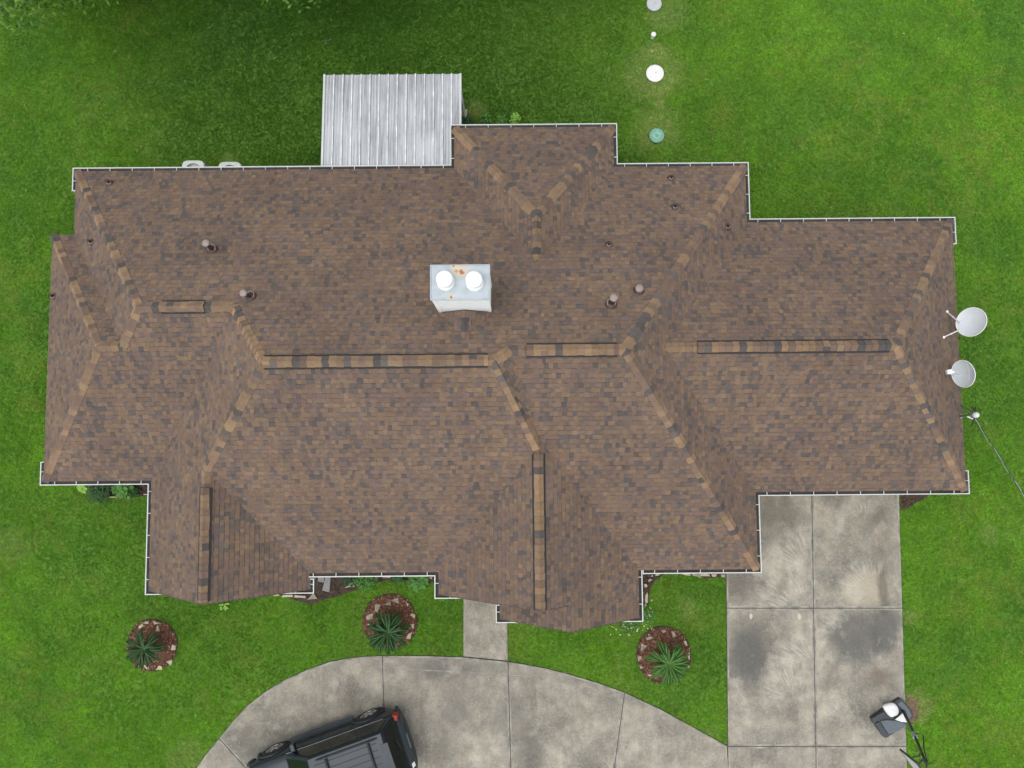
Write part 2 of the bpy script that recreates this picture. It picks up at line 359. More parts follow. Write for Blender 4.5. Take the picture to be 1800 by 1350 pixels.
def slabs(name, polys, base, lab=None):
    root = MB(); root.prism(px2(base), -0.02, 0.025)
    r = tag(root.build(name, MT['joint']), kind='structure')
    for pl in polys:
        q = shrink(px2(pl), 0.011); iq = shrink(q, 0.045); z = 0.045; s = MB(); k = len(q)
        s.face([(*p, z) for p in iq]); s.face([(*p, 0.0) for p in q[::-1]])
        for i in range(k):
            j = (i+1) % k; s.face([(*q[i], z-0.004), (*q[j], z-0.004), (*iq[j], z), (*iq[i], z)]); s.face([(*q[i], 0.0), (*q[j], 0.0), (*q[j], z-0.004), (*q[i], z-0.004)])
        o = s.build('slab', MT['concrete'], r); o.data.materials.append(MT['concretepale'])
        for i, f in enumerate(o.data.polygons): f.material_index = 1 if i >= 2 and i % 2 == 0 else 0
    return r
drive_polys = [
  [(300,1420),(345,1350),(362,1326),(400,1322-40+4)][:3] + [(385,1298),(432,1350),(470,SOUTH),(300,SOUTH)],
  [(385,1298)] + arc_between(386,672) + [(675,1250),(683,1350),(692,SOUTH),(470,SOUTH),(432,1350)],
  arc_between(672,893) + [(896,1280),(898,1350),(902,SOUTH),(692,SOUTH),(683,1350),(675,1250)],
  arc_between(893,1098) + [(1080,1350),(1050,SOUTH),(902,SOUTH),(898,1350),(896,1280)],
  arc_between(1098,1278) + [(1280.5,1350),(1283,SOUTH),(1050,SOUTH),(1080,1350)],
]
slabs('circular_driveway', drive_polys, arc + [(1283,SOUTH),(300,SOUTH)])
for k, pts in enumerate(([(618,1156),(640,1163),(680,1172),(740,1177),(820,1181),(890,1187),(950,1187),(1000,1182)],[(612,1158),(650,1172),(700,1177),(780,1180),(870,1189),(930,1191)],[(640,1156),(670,1165),(720,1170)])):
    m_ = MB(); q = [P(x, y, 0.0485) for x, y in pts]; rr_ = []
    for i, p in enumerate(q):
        d = (q[min(i+1,len(q)-1)]-q[max(i-1,0)]).normalized(); n_ = Vector((-d.y, d.x, 0))*(0.010 if 0 < i < len(q)-1 else 0.002); rr_.append([p-n_, p+n_])
    m_.grid(rr_); tag(m_.build('scuff_mark', MT['concretepale']), kind='structure')
def gx(y, l, r, y0=1010, y1=1312): t = (y-y0)/(y1-y0); return l+(r-l)*t
L_ = lambda y: gx(y, 1276.5, 1279.5); M_ = lambda y: gx(y, 1427, 1434, 868, 1312); R_ = lambda y: gx(y, 1580.5, 1593.5, 868, 1312)
rows = [820, 1069, 1312, SOUTH]; pads = []
for i in range(3):
    a, b2 = rows[i], rows[i+1]
    pads.append([(L_(a),a),(M_(a),a),(M_(b2),b2),(L_(b2),b2)]); pads.append([(M_(a),a),(R_(a),a),(R_(b2),b2),(M_(b2),b2)])
slabs('parking_pad', pads, [(L_(820),820),(R_(820),820),(R_(SOUTH),SOUTH),(L_(SOUTH),SOUTH)])
slabs('walkway', [[(814.5,940),(891,940),(892,1092),(893,1162),(814,1154)]], [(814.5,940),(891,940),(893,1162),(814,1154)])
NOGRASS = [px2(arc + [(1283,SOUTH),(300,SOUTH)]), px2([(L_(820),820),(R_(820),820),(R_(SOUTH),SOUTH),(L_(SOUTH),SOUTH)]), px2([(814.5,940),(891,940),(893,1162),(814,1154)])]

# ------------------------------------------------------------------ the house: roof geometry
G = dict(N1=7.173, N2=8.292, N4=5.611, Nl=5.425, S1=-1.156, S2=-3.587, S3=-3.583, S4=-1.592, SL=-4.006, SC=-4.163,
         W1=-11.732, Wl=-12.309, W2=-9.47, Dw=-1.494, De=2.829, Em=6.38, Er=11.91, E2=-5.291, Cw=-1.936, Ce=3.263)
SLP = dict(N1=.535, N4=.565, Nl=.540, N2=.537, S1=.526, S2=.567, S3=.521, S4=.568, W1=.752, Wl=.750, W2=.757, Em=.749, Er=.743, Dw=.735, De=.723, E2=.743, Cw=.708, Ce=.691)
KIND = {**{k:'N' for k in ('N1','N4','Nl','N2')}, **{k:'S' for k in ('S1','S2','S3','S4')}, **{k:'W' for k in ('W1','Wl','W2','Dw','Cw')}, **{k:'E' for k in ('Em','Er','De','E2','Ce')}}
def pl_eq(n):
    m, g = SLP[n], G[n]
    return {'N':(0,-m,m*g), 'S':(0,m,-m*g), 'W':(m,0,-m*g), 'E':(-m,0,m*g)}[KIND[n]]     # h = a x + b y + c
def hgt(n, x, y): a, b, c = pl_eq(n); return a*x+b*y+c
def isect(*ns):
    A = []; B = []
    for n in ns: a, b, c = pl_eq(n); A.append([a, b, -1]); B.append(-c)
    x, y, h = np.linalg.solve(np.array(A), np.array(B)); return Vector((x, y, ZE+h))
def E(x, y): return Vector((G[x] if isinstance(x, str) else x, G[y] if isinstance(y, str) else y, ZE))
aW1 = isect('N1','S1','W1'); aL = isect('Nl','S1','Wl'); bL = isect('Nl','S1','W1'); a4 = isect('N1','S1','W2'); aM = isect('N1','S2','W2')
wT = isect('S2','W2','E2'); wE = Vector((wT.x, G['SL'], wT.z))
aMid = isect('N1','S3','Em'); aR = isect('N4','S4','Er'); bR = isect('N4','S4','Em')
d1 = isect('N2','Dw','De'); d2 = isect('N1','Dw','De')
c2 = isect('S2','Cw','Ce'); c3 = isect('S3','Cw','Ce'); cE = Vector((c2.x, G['SC'], c2.z))
T1 = Vector((P(869, 628, aM.z).x, aM.y, aM.z)); V1 = Vector((P(898, 617, aMid.z).x, aMid.y, aMid.z))
LW = P(879, 1088, ZE); yLow = LW.y; xLw = LW.x
lx = P(1004, 1106, ZE+1.25).x; lh = hgt('Ce', lx, 0); lP = Vector((lx, yLow, ZE+lh)); lQ = Vector((lx, G['SC'], ZE+lh)); lB = Vector((lx, G['SC']+0.35, ZE+lh-0.012))
eLow = Vector((G['Ce'], yLow, ZE))
cw_s = lh/(lx-xLw)
ROOF = [
 [E('W1','N1'),E('Dw','N1'),d2,E('De','N1'),E('Em','N1'),aMid,V1,T1,aM,a4,aW1],
 [E('W1','N1'),aW1,bL,E('W1','Nl')], [E('Wl','Nl'),E('W1','Nl'),bL,aL], [E('Wl','S1'),E('Wl','Nl'),aL],
 [E('Wl','S1'),aL,bL,aW1,a4,E('W2','S1')], [E('W2','S1'),a4,aM,wT,wE,E('W2','SL')],
 [aM,T1,c2,E('Cw','S2'),E('E2','S2'),wT], [wT,E('E2','S2'),E('E2','SL'),wE],
 [c2,E('Cw','S2'),E('Cw','SC'),cE], [c3,E('Ce','S3'),eLow,lP,lQ,cE],
 [c3,V1,aMid,E('Em','S3'),E('Ce','S3')], [T1,c2,c3], [T1,c3,V1],
 [E('Em','N1'),E('Em','N4'),bR,E('Em','S4'),E('Em','S3'),aMid], [E('Em','N4'),E('Er','N4'),aR,bR], [bR,aR,E('Er','S4'),E('Em','S4')], [E('Er','N4'),E('Er','S4'),aR],
 [E('Dw','N2'),E('De','N2'),d1], [E('Dw','N1'),E('Dw','N2'),d1,d2], [E('De','N1'),E('De','N2'),d1,d2],
 [Vector((xLw, G['SC']+0.35, ZE-0.012)), Vector((xLw, yLow, ZE)), lP, lB],
]
# chimney and its cricket
chW, chE_ = P(757, 525, ZE+3.98).x, P(861, 526, ZE+3.98).x
chS, chN = P(810, 527, ZE+3.98).y, P(810, 466, ZE+3.98).y
chM = (chW+chE_)/2
ck_h = ZE + hgt('N1', 0, chS) + 0.34
ckA = Vector((chM, chS, ck_h)); ckB = Vector((chM, 0, ck_h)); ckB.y = (G['N1']*SLP['N1'] - (ck_h-ZE))/SLP['N1']
ckW = Vector((chW-0.02, chS, ZE+hgt('N1',0,chS))); ckE = Vector((chE_+0.02, chS, ZE+hgt('N1',0,chS)))
up = Vector((0,0,0.012))
ROOF += [[ckW+up, ckB+up, ckA+up], [ckE+up, ckA+up, ckB+up]]

house = thing('house', (0, 1.5, 0), 'single-storey house under a large brown shingled hip roof with white gutters', 'house')
deck = MB()
for pl in ROOF: deck.face([p - Vector((0,0,0.02)) for p in pl])
roof = deck.build('roof', MT['deck'], house)

# ---- shingles: every tab is real geometry, cut to its roof plane
BR = [(0.1493,0.1035,0.07),(0.1418,0.0984,0.0677),(0.1341,0.0934,0.0665),(0.1379,0.0949,0.0684),(0.1585,0.1092,0.0726),(0.128,0.0899,0.065)]
PU = [(0.1275,0.0901,0.0722),(0.1361,0.0949,0.0745),(0.1205,0.0869,0.0716)]
DK = [(0.0991,0.0794,0.0678),(0.0899,0.0734,0.0646),(0.1084,0.0844,0.0702),(0.0826,0.0691,0.0623)]
def clip(poly, axis, val, keep_gt):
    out = []; n = len(poly)
    for i in range(n):
        a, b = poly[i], poly[(i+1)%n]; ia = (a[axis] >= val) == keep_gt; ib = (b[axis] >= val) == keep_gt
        if ia: out.append(a)
        if ia != ib:
            t = (val-a[axis])/(b[axis]-a[axis]); q = (a[0]+(b[0]-a[0])*t, a[1]+(b[1]-a[1])*t); out.append(q)
    return out
def cliprect(poly, u0, u1, v0, v1):
    for ax, val, gt in ((1,v0,True),(1,v1,False),(0,u0,True),(0,u1,False)):
        poly = clip(poly, ax, val, gt)
        if len(poly) < 3: return []
    return poly
def parea(p): return abs(sum(p[i][0]*p[(i+1)%len(p)][1]-p[(i+1)%len(p)][0]*p[i][1] for i in range(len(p))))/2
EXPO = 0.122
tabs = []        # (MB, projected size)
camp = Vector((0,0,CAMH))
NRM = []
for ip, pl in enumerate(ROOF):
    n = Vector((0,0,0))
    for i in range(len(pl)): n += pl[i].cross(pl[(i+1)%len(pl)])
    n.normalize()
    if n.z < 0: n = -n
    NRM.append(n)
    u = Vector((-n.y, n.x, 0)).normalized(); v = n.cross(u)
    if v.z < 0: v = -v
    org = Vector((0,0,ZE)); org = org - n*((org-pl[0]).dot(n))
    org = org - v*((org.z-ZE)/v.z)
    uv = [((p-org).dot(u), (p-org).dot(v)) for p in pl]
    v1m = max(q[1] for q in uv); r = random.Random(100+ip)
    row = 0; vv = -0.03
    uv_ov = uv
    while vv < v1m:
        lo, hi = vv, vv+EXPO
        strip = cliprect(uv_ov, -1e3, 1e3, lo, hi)
        if len(strip) >= 3:
            a0 = min(q[0] for q in strip); a1 = max(q[0] for q in strip)
            uu = a0 - r.random()*0.25; raised = r.random() < 0.5; zone = r.random()
            while uu < a1:
                w = r.uniform(0.078, 0.138) if r.random() < 0.9 else r.uniform(0.14, 0.20)
                if r.random() < 0.55: zone = r.random()
                k = r.random()
                if k < 0.24: col = r.choice(DK)
                elif zone < 0.28: col = r.choice(PU)
                else: col = r.choice(BR)
                f = r.uniform(0.93, 1.07); hu = r.uniform(-0.035, 0.035); col = (col[0]*f*(1+hu), col[1]*f, col[2]*f*(1-hu*0.6+r.uniform(-0.03,0.05)))
                t0 = 0.013 if raised else 0.006
                band = raised if r.random() < 0.9 else not raised
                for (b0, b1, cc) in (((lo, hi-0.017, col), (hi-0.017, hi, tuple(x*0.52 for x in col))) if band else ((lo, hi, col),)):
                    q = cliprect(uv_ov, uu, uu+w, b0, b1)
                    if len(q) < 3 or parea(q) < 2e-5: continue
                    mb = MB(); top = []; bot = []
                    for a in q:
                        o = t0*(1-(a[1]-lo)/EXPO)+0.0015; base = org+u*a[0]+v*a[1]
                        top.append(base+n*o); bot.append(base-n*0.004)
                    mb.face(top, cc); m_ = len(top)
                    for i in range(m_): j = (i+1)%m_; mb.face([top[j], top[i], bot[i], bot[j]], tuple(x*0.5 for x in cc))
                    c = top[0]; dist = (camp-c); ar = parea(q)*abs(dist.normalized().dot(n))/dist.length_squared
                    tabs.append((ar, mb))
                uu += w; raised = not raised if r.random() < 0.85 else raised
        row += 1; vv += EXPO
tabs.sort(key=lambda t: -t[0])
for ar, mb in tabs[:300]: mb.build('shingle', MT['shingle'], roof)
rest = MB()
for ar, mb in tabs[300:]:
    n0 = len(rest.v); rest.v.extend(mb.v); rest.f.extend([tuple(i+n0 for i in f) for f in mb.f]); rest.c.extend(mb.c)
tag(rest.build('shingle_field', MT['shingle'], roof), kind='stuff')

# ---- hip and ridge caps, ridge vents
CAPS = []
TAN = [(0.2105,0.1433,0.0842),(0.1936,0.1333,0.0807),(0.2215,0.145,0.0869),(0.1994,0.1347,0.0869)]
MIDC = [(0.1379,0.0946,0.0712),(0.1505,0.1022,0.0746),(0.1421,0.0985,0.0759),(0.163,0.1098,0.0759)]
GRY = [(0.0858,0.075,0.0669),(0.1023,0.0878,0.0772),(0.073,0.066,0.0617)]
rc = random.Random(5)
def capcol(lift_=0):
    k = rc.random(); c = rc.choice(TAN if k < (0.42 if lift_ else 0.44) else (MIDC if k < 0.82 else GRY)); f = rc.uniform(0.9,1.1); return tuple(x*f for x in c)
def caps(A, B, n1, n2, lift=0.0, w=0.138, e=0.165, s0=0.0, s1=None):
    d = (B-A); L = d.length; d.normalize(); s1 = L if s1 is None else s1
    sd = []
    for n, o in ((n1, n2), (n2, n1)):
        s = n.cross(d).normalized()
        if s.dot(o) < 0: s = -s          # down its own face: leans towards the other face's normal? flip below
        if s.z > 0 and abs(s.z) > 1e-4: s = -s
        sd.append(s)
    if sd[0].dot(sd[1]) > 0.0 and abs(d.z) < 0.05:
        sd[1] = -sd[1] if sd[1].z > 0 else sd[1]
    upv = (n1+n2).normalized(); s = s0; last = None
    while s < s1-0.03:
        e2 = min(e*1.0, s1-s); col = capcol(lift); c2_ = capcol(lift) if rc.random() < 0.16 else col
        sp = rc.uniform(0.3, 0.7)
        mb = MB()
        jw = w*rc.uniform(0.97, 1.05); off = rc.uniform(-0.006, 0.006)
        def sec(t, lf):
            c = A+d*t+upv*(lf)
            l = sd[0]*(jw+off); r_ = sd[1]*(jw-off)
            return [c+l, c+l*0.5+upv*0.010, c+l*0.16+upv*0.022, c+upv*0.026, c+r_*0.16+upv*0.022, c+r_*0.5+upv*0.010, c+r_]
        a = sec(s, lift+0.020); b = sec(s+e2+0.004, lift+0.008); base = sec(s, lift-0.006)
        for i in range(6): mb.face([a[i], a[i+1], b[i+1], b[i]], c2_ if i/6 > sp else col)
        for i in range(6): mb.face([base[i], base[i+1], a[i+1], a[i]], tuple(x*0.35 for x in col))
        for i in (0, 6): mb.face([base[i], a[i], b[i], b[i]-upv*0.012] , tuple(x*0.5 for x in col))
        CAPS.append((e2*w, mb)); s += e2
def nof(i): return NRM[i]
iN1,iW1,iNl,iWl,iS1,iW2,iS2,iE2,iCw,iCe,iS3,iSl,iSl2,iEm,iN4,iS4,iEr,iN2,iDw,iDe,iLw,iKw,iKe = range(23)
HIPS = [(E('W1','N1'),aW1,iN1,iW1),(E('Wl','Nl'),aL,iNl,iWl),(E('Wl','S1'),aL,iS1,iWl),(bL,aW1,iS1,iW1),(aM,a4,iN1,iW2),(wT,aM,iW2,iS2),(c2,T1,iS2,iSl),
        (E('Em','N1'),aMid,iN1,iEm),(E('Em','S3'),aMid,iS3,iEm),(E('Er','N4'),aR,iN4,iEr),(E('Er','S4'),aR,iS4,iEr),(E('Dw','N2'),d1,iN2,iDw),(E('De','N2'),d1,iN2,iDe),(V1,T1,iN1,iS3)]
for A, B, i, j in HIPS: caps(A, B, nof(i), nof(j))
def lerp_x(A, B, px, axis, z, other):
    t = (P(px, other, z).x if axis == 0 else P(other, px, z).y); return (t-A[axis])/(B[axis]-A[axis])*(B-A).length
VENTS = []
for A, B, i, j, ax, p0, p1, oth in ((aW1,a4,iN1,iS1,0,280,357,540),(aM,T1,iN1,iS2,0,458,858,634),(V1,aMid,iN1,iS3,0,925,1087,617),(bR,aR,iN4,iS4,0,1227,1567,607),(wT,wE,iW2,iE2,1,858,1060,357),(c3,cE,iCw,iCe,1,797,1076,948),(d2,d1,iDw,iDe,None,0,0,0),(aL,bL,iNl,iS1,None,0,0,0),(ckA,ckB,iKw,iKe,None,0,0,0)):
    L = (B-A).length
    if ax is None: caps(A, B, nof(i), nof(j)); continue
    s0 = max(0, lerp_x(A, B, p0, ax, A.z+0.05, oth)); s1 = min(L, lerp_x(A, B, p1, ax, A.z+0.05, oth))
    VENTS.append((A, B, i, j, s0, s1))
    if s0 > 0.05: caps(A, B, nof(i), nof(j), 0, s0=0, s1=s0)
    if L-s1 > 0.05: caps(A, B, nof(i), nof(j), 0, s0=s1, s1=L)
    caps(A, B, nof(i), nof(j), 0.045, w=0.142, s0=s0, s1=s1)
    d = (B-A).normalized(); upv = (nof(i)+nof(j)).normalized(); vb = MB(); rows_ = []
    for s in (s0+0.01, s1-0.01):
        c = A+d*s; row_ = []
        for n, sg in ((nof(i), 1), (nof(j), -1)):
            sd_ = n.cross(d).normalized(); sd_ = -sd_ if sd_.z > 0 else sd_
            if sg == 1: row_ += [c+sd_*0.172+n*0.004, c+sd_*0.168+n*0.034, c+upv*0.056]
            else: row_ += [c+sd_*0.168+n*0.034, c+sd_*0.172+n*0.004]
        rows_.append(row_)
    vb.grid(rows_); vb.face(rows_[0]); vb.face(rows_[1][::-1])
    vb.build('ridge_vent', MT['blackplastic'], roof)
rc.shuffle(CAPS); CAPS.sort(key=lambda t: -round(t[0], 3))
for a_, mb in CAPS[:300]: mb.build('ridge_cap', MT['shingle'], roof)
rest = MB()
for a_, mb in CAPS[300:]:
    n0 = len(rest.v); rest.v.extend(mb.v); rest.f.extend([tuple(i+n0 for i in f) for f in mb.f]); rest.c.extend(mb.c)
if rest.v: tag(rest.build('ridge_cap_field', MT['shingle'], roof), kind='stuff')

# ---- walls, soffit, fascia
OUT = [('W1','N1'),('Dw','N1'),('Dw','N2'),('De','N2'),('De','N1'),('Em','N1'),('Em','N4'),('Er','N4'),('Er','S4'),('Em','S4'),('Em','S3'),('Ce','S3'),('Ce',yLow),(xLw,yLow),(xLw,'SC'),('Cw','SC'),('Cw','S2'),('E2','S2'),('E2','SL'),('W2','SL'),('W2','S1'),('Wl','S1'),('Wl','Nl'),('W1','Nl')]
outl = [(E(*q).x, E(*q).y) for q in OUT]
wl = shrink(outl, 0.42); wm = MB(); wm.prism(wl, -0.05, ZE-0.17); wm.build('wall', MT['brick'], house)
sf = MB(); sf.prism(shrink(outl, 0.025), ZE-0.17, ZE-0.04); sf.build('soffit', MT['white'], house)
gb = MB()
for tri in ([E('W2','SL'),E('E2','SL'),wE],[E('Cw','SC'),Vector((2*cE.x-G['Cw'],G['SC'],ZE)),cE],[Vector((xLw,yLow,ZE)),eLow,lP]):
    f_ = [p+Vector((0,0.32,-0.035)) for p in tri]; k_ = [p+Vector((0,0.38,-0.035)) for p in tri]
    gb.face(f_); gb.face(k_[::-1]); 
    for i in range(3): gb.face([f_[i], k_[i], k_[(i+1)%3], f_[(i+1)%3]])
gb.build('gable_wall', MT['brick'], house)

for k, (a, b) in enumerate(((E('W2','SL'),wE),(wE,E('E2','SL')),(E('Cw','SC'),cE),(cE,lQ),(Vector((xLw,yLow,ZE)),lP),(lP,eLow))):
    m_ = MB(); dz = Vector((0,0,-0.13)); dy = Vector((0,-0.012,0.006)); q0, q1 = a+dy, b+dy
    m_.face([q0, q1, q1+dz, q0+dz]); i_ = Vector((0,0.03,0)); m_.face([q0+i_, q0+dz+i_, q1+dz+i_, q1+i_]); m_.face([q0, q0+i_, q1+i_, q1]); m_.face([q0+dz, q1+dz, q1+dz+i_, q0+dz+i_])
    m_.build('rake_board', MT['rake'], house)
# ---- gutters
def pe(x, y, dx=0, dy=0): q = E(x, y); return Vector((q.x+dx, q.y+dy))
def pxx(px, y): return P(px, 1040, ZE).x
GUT = [
 [pe('Er','N4',0,-0.62),pe('Er','N4'),pe('Em','N4'),pe('Em','N1'),pe('De','N1'),pe('De','N2'),pe('Dw','N2'),pe('Dw','N1'),pe('W1','N1'),pe('W1','N1',0,-0.52)],
 [pe('Wl','S1',0,0.50),pe('Wl','S1'),pe('W2','S1'),pe('W2','SL'),Vector((pxx(293,0),G['SL']))],
 [Vector((pxx(495,0),G['SL'])),pe('E2','SL'),pe('E2','S2',0,-0.16)],
 [Vector((P(531,1008,ZE).x,G['S2'])),pe('Cw','S2'),pe('Cw','SC'),Vector((P(812,1052,ZE).x,G['SC']))],
 [Vector((xLw,P(876,1064,ZE).y)),Vector((xLw,yLow)),Vector((P(925,1091,ZE).x,yLow))],
 [Vector((P(1085,1091,ZE).x,yLow)),Vector((G['Ce'],yLow)),Vector((G['Ce'],P(1126,991,ZE).y))],
 [pe('Ce','S3',0.13,0),pe('Em','S3'),pe('Em','S4'),pe('Er','S4'),pe('Er','S4',0,0.50)],
]
hang = MB(); hang.box((0,0,0),(0.016,0.092,0.012)); hang_me = hang.mesh('gutter_hanger', MT['white'])
for ig, g in enumerate(GUT):
    k = len(g); nr = []
    for i in range(k-1): d = (g[i+1]-g[i]).normalized(); nr.append(Vector((d.y, -d.x)))
    def off(i, o):
        if i == 0: n = nr[0]
        elif i == k-1: n = nr[-1]
        else: n = nr[i-1]+nr[i]
        return g[i]+n*o
    zz = ZE-(0.012 if ig != 3 else -0.02)
    prof = [(0.004,-0.028),(0.004,-0.115),(0.065,-0.115),(0.084,-0.062),(0.084,0.0),(0.108,0.0),(0.108,-0.022),(0.092,-0.062),(0.072,-0.123),(-0.004,-0.123),(-0.004,-0.028)]
    rows_ = [[Vector((off(i,o).x, off(i,o).y, zz+h)) for o, h in prof] for i in range(k)]
    gmb = MB(); gmb.grid(rows_, True); gmb.face(rows_[0]); gmb.face(rows_[-1][::-1])
    for e_i in (0, k-1):
        s_ = 1 if e_i == 0 else -1; d_ = (g[1]-g[0]).normalized() if e_i == 0 else (g[-1]-g[-2]).normalized()
        q0, q1 = off(e_i, -0.004), off(e_i, 0.108); mid = (q0+q1)/2; rot = Matrix.Rotation(math.atan2(d_.y, d_.x), 3, 'Z')
        gmb.box((mid.x, mid.y, zz-0.06), (0.020, 0.122, 0.125), rot)
    go = gmb.build('gutter', MT['white'], house)
    sl_ = MB(); sl_.grid([[Vector((off(i,0.006).x, off(i,0.006).y, zz-0.045)), Vector((off(i,0.082).x, off(i,0.082).y, zz-0.045))] for i in range(k)])
    sl_.build('gutter_debris', MT['sludge'], go)
    for i in range(k-1):
        d = g[i+1]-g[i]; L = d.length; m_ = max(1, int(round(L/0.62)))
        for q in range(m_):
            t = (q+0.5)/m_*L if m_ > 1 else L*0.5
            p = g[i]+d.normalized()*t+nr[i]*0.045
            o = link('gutter_hanger', hang_me, go); o.location = (p.x, p.y, zz-0.004); o.rotation_euler = (0,0,math.atan2(d.y, d.x))

# ---- chimney
zb = ZE + hgt('N1', 0, chS) - 0.9; zt = ZE+3.98
ch = MB(); cx_, cy_ = chM, (chS+chN)/2; wx, wy = chE_-chW, chN-chS
ch.box((cx_, cy_, (zb+zt-0.03)/2), (wx-0.05, wy-0.05, zt-0.03-zb))
for sx in (-1, 1):
    for sy in (-1, 1): ch.box((cx_+sx*(wx/2-0.055), cy_+sy*(wy/2-0.055), (zb+zt-0.04)/2), (0.085, 0.085, zt-0.04-zb))
chim = ch.build('chimney', MT['chimwhite'], house)
cp = MB(); cp.prism([(chW-0.005,chS-0.005),(chE_+0.005,chS-0.005),(chE_+0.005,chN+0.005),(chW-0.005,chN+0.005)], zt-0.05, zt)
for (a, b) in (((chW,chN),(chE_,chN)),((chW,chS),(chE_,chS)),((chW,chS),(chW,chN)),((chE_,chS),(chE_,chN))):
    v0, v1_ = Vector((*a, zt+0.008)), Vector((*b, zt+0.008)); cp.tube([v0, v1_], 0.014, 6)
bevel(cp.build('chimney_cap', MT['chimney'], chim), 0.008)
for (px, py) in ((781,490),(833,491)):
    c = P(px, py, zt+0.30); c.z = zt
    f = MB(); f.lathe([(0.19,0.001),(0.178,0.03),(0.125,0.05),(0.12,0.26)], c, 28); fo = f.build('flue', MT['fluewhite'], chim, True)
    f = MB(); f.lathe([(0.150,0.255),(0.176,0.262),(0.176,0.30),(0.165,0.318),(0.08,0.335),(0.004,0.34)], c, 28); f.build('flue_cap', MT['fluewhite'], chim, True)

# ---- roof vent pipes
def roofz(x, y, pl): return ZE+hgt(pl, x, y)
def onroof(px, py, pl):
    z = ZE+1
    for _ in range(30): q = P(px, py, z); z = ZE+hgt(pl, q.x, q.y)
    return Vector((q.x, q.y, z))
for (bx, by, pl, tx, ty, h, r) in ((374,440,'N1',361,427,0.52,0.085),(442,522,'N1',427,515,0.45,0.08),(1074,536,'N1',1079,523,0.42,0.088),(1123,511,'N1',1124,507,0.14,0.085)):
    b = onroof(bx, by, pl); t = P(tx, ty, b.z+h); m_ = MB()
    m_.tube([b-Vector((0,0,0.05)), t-Vector((0,0,0.03))], r*0.62, 16); m_.lathe([(r*1.75,-0.03),(r*1.6,0.02),(r*1.0,0.075),(r*0.7,0.09)], b, 20, NRM[0])
    vo = m_.build('vent_pipe', MT['pipe'], roof, True)
    m_ = MB(); m_.lathe([(r*0.95,-0.055),(r*1.06,-0.05),(r*1.06,-0.012),(r*0.96,0.0),(r*0.5,0.008),(0.003,0.01)], t, 20); m_.build('vent_cap', MT['pipecap'], roof, True)
    m_ = MB(); ring = [b+NRM[0]*0.085+Vector((math.cos(a)*r*1.08, math.sin(a)*r*1.08, 0)) for a in np.linspace(0, 2*math.pi, 17)]
    m_.tube(ring, r*0.17, 6, False); m_.build('pipe_collar', MT['pipecap'], roof, True)
for (bx, by, pl, ii) in ((194,322,'N1',iN1),(162,426,'W1',iW1),(96,521,'Wl',iWl),(1179,313,'N1',iN1),(1186,364,'N1',iN1),(1278,399,'Em',iEm),(1070,430,'N1',iN1)):
    b = onroof(bx, by, pl); m_ = MB(); r = 0.055; n = NRM[ii]
    m_.lathe([(r*1.9,0.0),(r*1.7,0.02),(r*1.05,0.06),(r*0.8,0.065)], b, 16, n); m_.tube([b, b+Vector((0,0,0.20))], r*0.6, 14, False)
    m_.tube([b+Vector((0,0,0.195)), b+Vector((0,0,0.05))], r*0.45, 12)
    vo = m_.build('pipe_boot', MT['pipe'], roof, True)
    m_ = MB(); ring = [b+Vector((math.cos(a)*r*0.95, math.sin(a)*r*0.95, 0.075)) for a in np.linspace(math.pi*1.05, math.pi*1.95, 10)]; m_.tube(ring, r*0.24, 6); m_.build('pipe_collar', MT['pipecap'], roof, True)

# ------------------------------------------------------------------ patio cover
pN, pS = 2.36, 2.56
xw = P(567, 200, 2.45).x; xe = P(811, 200, 2.45).x; yn = P(690, 131, pN).y; ys = G['N1']-0.40
patio = thing('patio_cover', ((xw+xe)/2, (yn+ys)/2, 0), 'flat patio cover of streaked white ribbed metal panels behind the house', 'patio cover')
npan = 15; pw = (xe-xw-0.06)/npan
pp = MB(); yl = yn-ys
prof = [(0,0),(0,0.034),(0.028,0.034),(0.032,0.0),(0.085,0.0),(0.090,0.009),(0.104,0.009),(0.109,0.0),(0.165,0.0),(0.170,0.009),(0.184,0.009),(0.189,0.0),(pw-0.003,0.0),(pw-0.003,-0.012),(0,-0.012)]
ra = [Vector((x, ys, pS+z)) for x, z in prof]; rb = [Vector((x, yn, pN+z)) for x, z in prof]
pp.grid([ra, rb], True); pp.face(ra); pp.face(rb[::-1])
pm_ = pp.mesh('roof_panel', MT['metalroof'])
rbm = MB(); ra = [Vector((x, ys-0.002, pS+z)) for x, z in ((-0.004,-0.01),(-0.002,0.040),(0.026,0.040),(0.030,-0.01))]; rb = [Vector((p.x, yn+0.004, p.z-pS+pN)) for p in ra]
rbm.grid([ra, rb], True); rbm.face(ra); rbm.face(rb[::-1]); rib_me = rbm.mesh('rib', MT['ribwhite'])
for i in range(npan):
    o = link('roof_panel', pm_, patio); o.location = (xw+0.03+i*pw, 0, 0); q_ = link('rib', rib_me, o, True)
for xx in (xw, xe-0.055):
    t = MB(); zc = (pN+pS)/2; ang = math.atan2(pS-pN, yl)
    t.box((xx+0.028, (yn+ys)/2, zc+0.005), (0.062, yl, 0.10), Matrix.Rotation(-ang, 3, 'X')); bevel(t.build('edge_trim', MT['white'], patio), 0.012)
bm_ = MB(); bm_.box(((xw+xe)/2, yn-0.18, pN-0.10), (xe-xw-0.1, 0.08, 0.14)); bm_.build('beam', MT['white'], patio)
fp = P(817, 197, 0.06)
for (x, y) in ((xw+0.15, yn-0.18), (xe-0.18, yn-0.18), (xw+0.15, ys+0.6), (fp.x-0.03, fp.y)):
    t = MB(); t.box((x, y, 1.15), (0.08, 0.08, 2.30)); t.build('post', MT['white'], patio)
t = MB(); t.prism(px2([(811,208),(821,208),(821,192),(811,194)], 0.06), -0.02, 0.075); o = bevel(t.build('post_footing', MT['concretefoot'], patio), 0.01)
